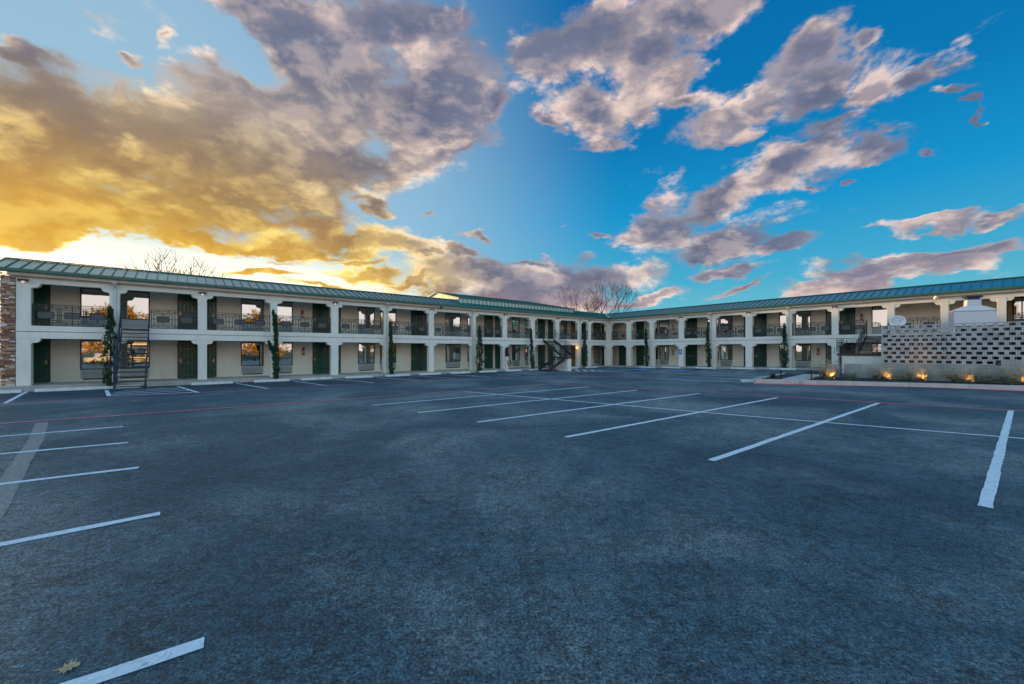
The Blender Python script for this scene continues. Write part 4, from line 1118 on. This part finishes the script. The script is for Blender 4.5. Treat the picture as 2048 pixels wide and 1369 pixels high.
pline_a = kp(.2,-.10,0); strip('fire_lane_line', kp(-.1,-.06,0), kp(L,-.06,0), .09, 'paint_red', .012)
# left return of the island kerb and the path
LEFT2 = G(1700, 745.5)
def seg_box(name, a, b, w, z0, z1, mat, parent=None):
    a = Vector((a[0], a[1], 0)); b = Vector((b[0], b[1], 0)); d = (b-a).normalized(); s = Vector((-d.y, d.x, 0))*w/2; mb = MB()
    mb.hexa([(a-s)+Vector((0,0,z0)), (b-s)+Vector((0,0,z0)), (b+s)+Vector((0,0,z0)), (a+s)+Vector((0,0,z0)), (a-s)+Vector((0,0,z1)), (b-s)+Vector((0,0,z1)), (b+s)+Vector((0,0,z1)), (a+s)+Vector((0,0,z1))], mat)
    return mb.build(name, parent)
seg_box('kerb_segment', kp(.0,.22,0), P('R', 18.8, 1.0, 0), .16, -.04, .30, 'kerb', kerb)
bedp = [kp(.15,.20,0), kp(L,.20,0), kp(L,12,0), P('R', 24, .45, 0), P('R', 18.9, .45, 0)]
mb = MB(); zb = [.22, .22, .25, .30, .30]
mb.add([Vector((q.x, q.y, zb[i])) for i, q in enumerate(bedp)]+[Vector((q.x, q.y, -.1)) for q in bedp], [(0,1,2,3,4)]+[(i, (i+1) % 5, 5+(i+1) % 5, 5+i) for i in range(5)], 'mulch')
o = mb.build('gravel_bed'); tag(o, kind='structure')
# gravel stones loosely proud of the bed
mb = MB()
for i in range(900):
    s = random.uniform(.6, 13); oo = random.uniform(.25, 3.0); q = kp(s, oo, .225); r = random.uniform(.015, .04)
    mb.add([q+Vector((-r,0,0)), q+Vector((0,-r,0)), q+Vector((r,0,0)), q+Vector((0,r,0)), q+Vector((0,0,r))], [(0,1,4), (1,2,4), (2,3,4), (3,0,4)], 'mulch')
o = mb.build('gravel', recalc=False); tag(o, kind='stuff')
# pale footpath crossing the bed
def gz(px, py, z):
    rz = (V0-py)/F; s = (z-EYE)/rz; return Vector(((px-U0)/F*s, s, z))
pa = [gz(1565,759.5,.262), gz(1605,762,.262), gz(1655,747,.335), gz(1700,741,.335), gz(1690,738.5,.335), gz(1640,743.5,.335)]
mb = MB(); vv = [gz(1562,758.2,.26), gz(1603,761.4,.26), gz(1668,745.5,.33), gz(1664,739.6,.35), gz(1648,740.4,.35)]
mb.add(vv+[v-Vector((0,0,.2)) for v in vv], [(0,1,2,3,4)]+[(i, (i+1) % 5, 5+(i+1) % 5, 5+i) for i in range(5)], 'kerb')
o = mb.build('footpath'); tag(o, kind='structure')

# low board-formed wall
WA, WB_ = Vector((20.17, 24.3, 0)), Vector((24.8, 19.4, 0)); wd_ = (WB_-WA).normalized(); wn_ = Vector((-wd_.y, wd_.x, 0))
if wn_.y < 0: wn_ = -wn_
def wp(s, o, z): q = WA+wd_*s+wn_*o; return Vector((q.x, q.y, z))
def wpx(px, o=0):
    Q = WA+wn_*o; rx = (px-U0)/F; det = rx*(-wd_.y)+wd_.x
    s = (Q.x*(-wd_.y)+Q.y*wd_.x)/det; return (rx*s-Q.x)/wd_.x
lw = empty('low_wall', wp(0,0,.2)); tag(lw, 'low board-marked grey concrete wall behind the uplit grasses', 'wall')
sA = 0; s2 = wpx(2002); 
for (a, b, zt) in ((sA, wpx(1762)-.004, 1.07), (wpx(1762), s2-.004, 1.13), (s2, s2+7, 1.42)):
    nb = 5
    for k in range(nb):
        z0 = .15+(zt-.15)*k/nb; z1 = .15+(zt-.15)*(k+1)/nb-.006; mb = MB(); pr = random.uniform(0, .008)
        mb.box(a, b, -pr, .22, z0, z1, 'kerbwall', lambda s, o, z: wp(s, o, z)); mb.build('wall_board_course', lw)
scr = empty('block_screen_wall', wp(wpx(1764, .1), .1, 1.1)); tag(scr, 'openwork screen wall of grey hollow concrete blocks on the low wall', 'screen wall')
S0 = wpx(1763.5, .30); BW, BH, BD = .352, .2405, .20; ZB0 = 1.135
def blockmesh():
    mb = MB(); w, h, d, r = BW-.012, BH-.010, BD, .042; rx = .062
    mb.box(0, w, 0, d, 0, r, 'block'); mb.box(0, w, 0, d, h-r, h, 'block'); mb.box(0, rx, 0, d, r, h-r, 'block'); mb.box(w-rx, w, 0, d, r, h-r, 'block')
    return mb.mesh('block')
BM = blockmesh()
HB = MB(); HB.box(0, BW/2-.012, 0, BD, 0, BH-.010, 'block'); HB = HB.mesh('half_block')
rot_w = math.atan2(wd_.y, wd_.x)
ncol = 26
mj = MB()
for r in range(9):
    z0 = ZB0+r*BH; offx = 0 if r % 2 == 0 else BW/2
    for c in range(ncol):
        s = S0+offx+c*BW
        if r == 0 and s+BW > wpx(2002, .3): continue
        q = wp(s, .02, z0); q.x += random.uniform(-.003, .003)
        o = link('block', BM, scr, q, rot_w); 
        if True: mj.box(s+BW-.012, s+BW, .05, BD-.02, z0, z0+BH-.011, 'mortar', lambda a, o_, z: wp(a, o_, z))
    if offx: link('half_block', HB, scr, wp(S0, .02, z0), rot_w)
    mj.box(S0, S0+ncol*BW, .05, BD-.02, z0+BH-.010, z0+BH-.0005, 'mortar', lambda a, o_, z: wp(a, o_, z))
mj.build('mortar_joints', scr)

# round scalloped sign over the screen
q = wp(wpx(1795, .35), .30, 3.53); e = empty('round_sign', q, rot_w); tag(e, 'round white scalloped metal sign standing on top of the block screen', 'sign')
R_ = .335; mb = MB(); n = 17*6; ring = []
for i in range(n):
    a = 2*pi*i/n; r = R_*(1+.045*cos(17*a)); ring.append((r*cos(a)*1.08, r*sin(a)))
mb.prism(ring, -.02, .02, 'white', lambda a, d, b_: Vector((a, d, b_))); mb.build('sign_disc', e, local=True)
mb = MB()
for i in range(28):
    a0 = 2*pi*i/28; a1 = 2*pi*(i+.97)/28; r0, r1 = R_*.42, R_*.47
    mb.add([Vector((r0*cos(a0), -.0225, r0*sin(a0))), Vector((r0*cos(a1), -.0225, r0*sin(a1))), Vector((r1*cos(a1), -.0225, r1*sin(a1))), Vector((r1*cos(a0), -.0225, r1*sin(a0)))], [(0,1,2,3)], 'plate')
for cx_, cz_ in ((-.055,.01), (.06,.02)): mb.add([Vector((cx_+.025*cos(2*pi*i/8), -.0225, cz_+.035*sin(2*pi*i/8))) for i in range(8)], [tuple(range(8))], 'plate')
for i, a in enumerate((20, 42, 62, 84, 104, 128, 150, 172, 194)):
    a = radians(a); c = Vector((R_*.70*cos(a), -.0225, R_*.70*sin(a))); tv = Vector((-sin(a), 0, cos(a))); rv = Vector((cos(a), 0, sin(a)))
    for k in (-1, 1):
        cc = c+tv*.018*k; mb.add([cc-tv*.006-rv*.035, cc+tv*.006-rv*.035, cc+tv*.006+rv*.035, cc-tv*.006+rv*.035], [(0,1,2,3)], 'plate')
    mb.add([c-tv*.02-rv*.006+rv*.03*((i % 3)-1), c+tv*.02-rv*.006+rv*.03*((i % 3)-1), c+tv*.02+rv*.006+rv*.03*((i % 3)-1), c-tv*.02+rv*.006+rv*.03*((i % 3)-1)], [(0,1,2,3)], 'plate')
mb.build('sign_print', e, local=True, recalc=False)
for sx in (-.10, .09):
    mb = MB(); mb.tube((sx,0,-.46), (sx,0,-.30), .022, .022, 'white', 8); mb.build('sign_foot', e, local=True)

# white tapered hood with a black cap behind the screen
HD = 23.4; q = Vector(((1945-U0)/F*HD, HD, 0)); e = empty('hood', q, wrot('R')*.55); e.scale = (.86, .86, 1); tag(e, 'large tapered white hood with black flue cap rising behind the block screen', 'chimney hood')
mb = MB()
def frust(z0, a0, b0, z1, a1, b1, mat): mb.hexa([(-a0,-b0,z0), (a0,-b0,z0), (a0,b0,z0), (-a0,b0,z0), (-a1,-b1,z1), (a1,-b1,z1), (a1,b1,z1), (-a1,b1,z1)], mat)
frust(2.2, 1.10, .40, 4.15, 1.00, .34, 'hoodwhite'); mb.build('hood_body', e, local=True, bevel=.02)
mb = MB(); frust(4.15, 1.04, .38, 4.22, 1.04, .38, 'hoodwhite'); mb.build('hood_lip', e, local=True, bevel=.015)
mb = MB(); frust(4.22, 1.02, .36, 4.47, .36, .24, 'hoodwhite'); mb.build('hood_shoulder', e, local=True)
mb = MB(); frust(4.47, .35, .23, 4.82, .33, .22, 'hoodwhite'); mb.build('hood_neck', e, local=True, bevel=.01)
mb = MB(); frust(4.82, .29, .19, 4.94, .29, .19, 'steel_blue'); frust(4.94, .34, .24, 5.00, .42, .30, 'steel_blue'); frust(5.00, .42, .30, 5.06, .36, .26, 'steel_blue'); mb.build('flue_cap', e, local=True)
mb = MB(); frust(0.2, .10, .10, 2.2, .10, .10, 'iron'); mb.build('leg', e, local=True)
# added dark boards for the covered patio's shade and a warm lamp behind the screen (seen through the openings)
def point(name, loc, e_, c, s=.08):
    d = bpy.data.lights.new(name, 'POINT'); d.energy = e_; d.color = c; d.shadow_soft_size = s
    o = bpy.data.objects.new(name, d); col.objects.link(o); o.location = loc; return o
q = wp(wpx(1840), 1.3, 0)
M['shade_dark'] = varied('shade_dark_boards', (.026,.017,.013), .8, 6, .3)  # near-black colour stands in for shade under the covered patio
e = empty('shade_boards', wp(S0+.1, 1.3, 0)); tag(e, 'dark timber board fence added to darken the openings of the block screen', 'backdrop')
s_ = S0+.05; k = 0
while s_ < S0+9.5:
    mb = MB(); w_ = .19
    top = 2.75 if s_ < wpx(1905) else 3.2
    mb.box(s_, s_+w_-.012, 1.3, 1.33, .2, top, 'shade_dark', lambda a, o_, z: wp(a, o_, z)); mb.build('board', e); s_ += w_; k += 1
mb = MB(); mb.box(S0+.05, S0+9.5, 1.335, 1.38, 1.0, 1.1, 'shade_dark', lambda a, o_, z: wp(a, o_, z)); mb.box(S0+.05, S0+9.5, 1.335, 1.38, 2.3, 2.4, 'shade_dark', lambda a, o_, z: wp(a, o_, z)); mb.build('rail', e)
point('patio_lamp_light', q-wn_*.65+Vector((0,0,1.55)), 22, (1, .5, .15))

# grasses with ground lights
def tuft(loc, R, H, n, mat, seed, name='shrub'):
    random.seed(seed); mb = MB(); v = []; f_ = []
    for i in range(n):
        an = random.uniform(0, 2*pi); tilt = random.uniform(.05, 1.0)**.8; L = H*random.uniform(.55, 1.1)
        d = Vector((cos(an)*tilt*R/H, sin(an)*tilt*R/H, 1)).normalized(); bo = random.uniform(.02, .22)*R; p = Vector((cos(an)*bo, sin(an)*bo, 0)); w = random.uniform(.009, .018)
        s = Vector((-sin(an), cos(an), 0))*w
        prev = p; steps = 4; k = len(v); v += [prev-s, prev+s]
        for j in range(1, steps+1):
            d = (d+Vector((cos(an)*.12, sin(an)*.12, -.10*j*tilt))+Vector((random.gauss(0,.08), random.gauss(0,.08), 0))).normalized(); nx_ = prev+d*L/steps; ss = s*(1-.8*j/steps); v += [nx_-ss, nx_+ss]
            f_.append((k+2*(j-1), k+2*(j-1)+1, k+2*j+1, k+2*j)); prev = nx_
            if j >= 2:   # side sprigs
                for _ in range(3):
                    sd = (d+Vector((random.gauss(0,.7), random.gauss(0,.7), random.gauss(0,.5)))).normalized(); a_ = prev; b_ = prev+sd*L*.14; kk = len(v); v += [a_-s*.5, a_+s*.5, b_]; f_.append((kk, kk+1, kk+2))
    mb.add(v, f_, mat); return mb
def shrub(px, py, H, R, label, seed, lamp=True, dry=True, lampdx=-.05, lamplabel=None):
    z = .24; rz = (V0-py)/F; s = (z-EYE)/rz; q = Vector(((px-U0)/F*s, s, z))
    e = empty('ornamental_grass', q); tag(e, label, 'shrub', 'feathery grasses in the gravel bed' if lamp else None)
    tuft(q, R, H, 380, 'dryblade' if dry else 'greyblade', seed).build('blades', e, local=True, recalc=False)
    tuft(q, R*1.3, H*.9, 260, 'greyblade', seed+100).build('outer_blades', e, local=True, recalc=False)
    if lamp:
        lq = q+Vector((lampdx, -min(R*.85, .62), 0))
        l = empty('ground_light', lq); tag(l, lamplabel, 'ground light', 'ground lights under the grasses')
        mb = MB(); mb.tube((0,0,-.05), (0,0,.06), .05, .055, 'black', 8); mb.build('lamp_body', l, local=True)
        mb = MB(); mb.tube((0,0,.061), (0,0,.066), .035, .035, 'lamp_glow', 8); mb.build('lens', l, local=True)
        sd = bpy.data.lights.new('grass_spot', 'SPOT'); sd.energy = 30; sd.color = (1, .5, .12); sd.spot_size = radians(95); sd.spot_blend = .8; sd.shadow_soft_size = .03
        so = bpy.data.objects.new('grass_spot', sd); col.objects.link(so); so.location = lq+Vector((0,0,.09)); so.rotation_euler = Vector((0,-.42,-1)).to_track_quat('-Z','Y').to_euler() if False else Vector((0, -.62, -.78)).to_track_quat('Z','Y').to_euler()
shrub(1656, 757.5, 1.15, .60, 'tallest uplit pinkish grass left of the low wall', 61, lamplabel='ground light under the tallest grass, left of the low wall')
shrub(1762, 759, .85, .80, 'uplit grass in front of the low wall, left end of the block screen', 62, lamplabel='ground light under the grass at the left end of the block screen')
shrub(1830, 761, .85, .80, 'uplit grass in front of the low wall, second of the four there', 63, lamplabel='ground light under the second grass in front of the low wall')
shrub(1920, 764, .90, .85, 'grass with a small bright light inside, third of the four at the low wall', 64, lamplabel='ground light under the third grass in front of the low wall')
shrub(2030, 768.5, 1.1, 1.0, 'uplit grass cut by the right edge of the picture', 65, lamplabel='ground light under the grass at the right edge of the picture')
shrub(1700, 758, .5, .6, 'small dull wispy plant at the left end of the low wall', 66, False, False)
shrub(1966, 766, .5, .45, 'small dark plant between the two rightmost uplit grasses', 67, False, False)
# spiky rosette at the tip and clipped green mound
def rosette(px, py, z, n, L, mat, label, name, seed, cat='plant'):
    random.seed(seed); rz = (V0-py)/F; s = (z-EYE)/rz; q = Vector(((px-U0)/F*s, s, z)); e = empty(name, q); tag(e, label, cat)
    v = []; f_ = []
    for i in range(n):
        an = random.uniform(0, 2*pi); el = random.uniform(.15, 1.3); d = Vector((cos(an)*cos(el), sin(an)*cos(el), sin(el))); sd = Vector((-sin(an), cos(an), 0))*.022; LL = L*random.uniform(.7, 1.1)
        k = len(v); m_ = d*LL*.55; t_ = d*LL-Vector((0,0,.10*LL)); v += [-sd*.6, sd*.6, m_+sd, m_-sd, t_]; f_ += [(k, k+1, k+2, k+3), (k+3, k+2, k+4)]
    mb = MB(); mb.add(v, f_, mat); mb.build('leaves', e, local=True, recalc=False)
    mb = MB(); mb.tube((0,0,-.03), (0,0,.06), .05, .03, 'bark', 6); mb.build('stem', e, local=True)
rosette(1546, 757, .26, 60, .42, 'darkleaf', 'dark spiky rosette plant at the left tip of the planted kerb', 'spiky_plant', 71)
def mound(px, py, z, w, h, label, seed):
    random.seed(seed); rz = (V0-py)/F; s = (z-EYE)/rz; q = Vector(((px-U0)/F*s, s, z)); e = empty('ground_cover_shrub', q); tag(e, label, 'shrub')
    def pts(k):
        an = random.uniform(0, 2*pi); r = sqrt(random.random()); return Vector((cos(an)*r*w, sin(an)*r*w*.5, h*(1-r*r)*random.uniform(.3, 1))), Vector((0,0,1))
    leaf_cloud('foliage', e, pts, 'darkleaf', .07, 900, .02, .4)
    mb = MB(); mb.tube((0,0,-.02), (0,0,h*.5), .03, .01, 'bark', 5); mb.build('stem', e, local=True)
mound(1632, 748, .33, .75, .16, 'low spreading green shrub along the far edge of the footpath', 72)
# bollard lights
BL = MB(); BL.tube((0,0,-.05), (0,0,.42), .03, .03, 'black', 8); BLM = BL.mesh('post'); BH_ = MB(); BH_.tube((0,0,.42), (0,0,.47), .06, .07, 'black', 10); BHM = BH_.mesh('lamp_head')
for px, py, z, lb in ((1562,759.5,.24,'nearest black path light, at the kerb by the spiky plant'), (1622.5,758,.24,'black path light on the near side of the footpath'), (1641,754,.26,'black path light just left of the tall uplit grass'), (1682,754.5,.26,'black path light at the left end of the low wall')):
    rz = (V0-py)/F; s = (z-EYE)/rz; q = Vector(((px-U0)/F*s, s, z)); e = empty('path_light', q); tag(e, lb, 'path light', 'black path lights in the gravel bed')
    link('post', BLM, e); link('lamp_head', BHM, e)

# ------------------------------------------------------------------ fallen leaves on the asphalt
q = G(138, 1340, .014); e = empty('fallen_leaf', q, .5); tag(e, 'pale tan lobed oak leaf lying beside the nearest parking line', 'leaf')
out = [(-.075,0),(-.05,.012),(-.055,.035),(-.03,.022),(-.012,.05),(.002,.022),(.03,.042),(.028,.015),(.062,.02),(.07,0),(.055,-.012),(.035,-.012),(.04,-.036),(.008,-.02),(-.008,-.046),(-.022,-.018),(-.05,-.03),(-.048,-.010)]
mb = MB(); n = len(out); mb.add([Vector((a*.62, b_*1.4, .004*sin(a*60)+.008*abs(b_)/.05)) for a, b_ in out]+[Vector((0,0,.004))], [(i, (i+1) % n, n) for i in range(n)], 'stop')
M['leaf_tan'] = varied('leaf_tan', (.50,.37,.21), .8, 30, .2); mb.mats = ['leaf_tan']
mb.build('blade', e, local=True, recalc=False)
mb = MB(); mb.tube((-.046,0,.004), (-.075,.004,.008), .0025, .0015, 'leaf_tan', 5); mb.tube((-.044,0,.007), (.038,0,.007), .0016, .0008, 'leaf_tan', 4); mb.build('stalk', e, local=True)
q = G(1407, 1328, .01); mb = MB(); mb.add([q+Vector((-.02,.012,0)), q+Vector((.0,.008,.006)), q+Vector((.022,-.012,.002)), q+Vector((.008,-.012,.008)), q+Vector((-.014,.0,.004))], [(0,1,2,3,4)], 'leaf_red')
M['leaf_red'] = varied('leaf_red', (.55,.22,.14), .8, 30, .15)
o = mb.build('leaf_scrap', None, q, recalc=False); tag(o, 'tiny reddish leaf scrap on the asphalt at the bottom of the view', 'leaf')

# ------------------------------------------------------------------ what stands behind the photographer (seen mirrored in the windows)
random.seed(90)
for k, (x, y, H, R, lb) in enumerate([(-20,-48,9,6,'broad golden tree across the road, leftmost'), (-8,-54,11,7,'golden tree behind the white saloon'), (4,-56,10,7,'tall golden tree behind the grey saloon'), (16,-54,11,7,'golden tree behind the low shop'), (28,-50,10,7,'golden tree at the rear of the shop'),
        (40,-44,11,7,'golden tree beside the shop'), (50,-34,10,7,'golden tree at the bend of the road'), (58,-22,11,7,'golden tree east of the road'), (64,-8,10,7,'golden tree at the far side of the lot'), (66,6,10,6,'golden tree nearest the right wing')]):
    leafy('autumn_tree', (x, y, -.12), H, R, lb, 'goldleaf', 91+k, 5200, 'tree', .8)
def car(loc, rot, mat, label):
    e = empty('parked_car', loc, rot); tag(e, label, 'car', 'cars parked across the lot')
    prof = [(-2.2,.35),(-2.25,.75),(-2.0,.95),(-1.2,1.0),(-.75,1.42),(.55,1.45),(1.25,1.02),(2.05,.88),(2.25,.65),(2.2,.35)]
    mb = MB(); mb.prism(prof, -.85, .85, mat, lambda a, d, b_: Vector((a, d, b_))); mb.build('body', e, local=True, bevel=.06)
    mb = MB(); gp_ = [(-1.08,1.03),(-.70,1.37),(.5,1.40),(1.08,1.03)]; mb.prism(gp_, -.875, .875, 'glass', lambda a, d, b_: Vector((a, d, b_))); mb.build('window', e, local=True)
    for x in (-1.4, 1.4):
        for y in (-.8, .8):
            mb = MB(); mb.tube((x,y-.1,.33), (x,y+.1,.33), .33, .33, 'black', 14); mb.tube((x,y-.11,.33), (x,y+.11,.33), .18, .18, 'downpipe', 10); mb.build('wheel', e, local=True)
M['car_white'] = varied('car_white', (.7,.7,.7), .3); M['car_red'] = varied('car_red', (.35,.02,.02), .3); M['car_grey'] = varied('car_grey', (.12,.13,.15), .3)
for x, y, r, m_, lb in ((-3,-26,.3,'car_white','white saloon parked across the road'), (3,-25,.2,'car_grey','grey saloon parked across the road'), (9,-24,.25,'car_white','pale saloon parked across the road'), (19,-24,.5,'car_red','dark red saloon parked beside the shop'), (26,-16,.7,'car_grey','grey saloon parked beside the shop')):
    car((x, y, -.1), r, m_, lb)
e = empty('low_shop', (24,-30,0), .5); tag(e, 'low tan shop with a red fascia band across the road', 'shop')
mb = MB(); mb.box(-9, 9, -4, 4, -.1, 3.4, 'wall'); mb.build('wall', e, local=True)
mb = MB(); mb.box(-9.1, 9.1, -4.1, 4.1, 3.4, 3.9, 'red'); mb.box(-9.2, 9.2, -4.2, 4.2, 3.9, 4.1, 'white'); mb.build('fascia', e, local=True)
for i in range(4):
    mb = MB(); mb.box(-7+i*4, -4.6+i*4, 4.0, 4.06, .8, 2.6, 'glass'); mb.build('window', e, local=True)
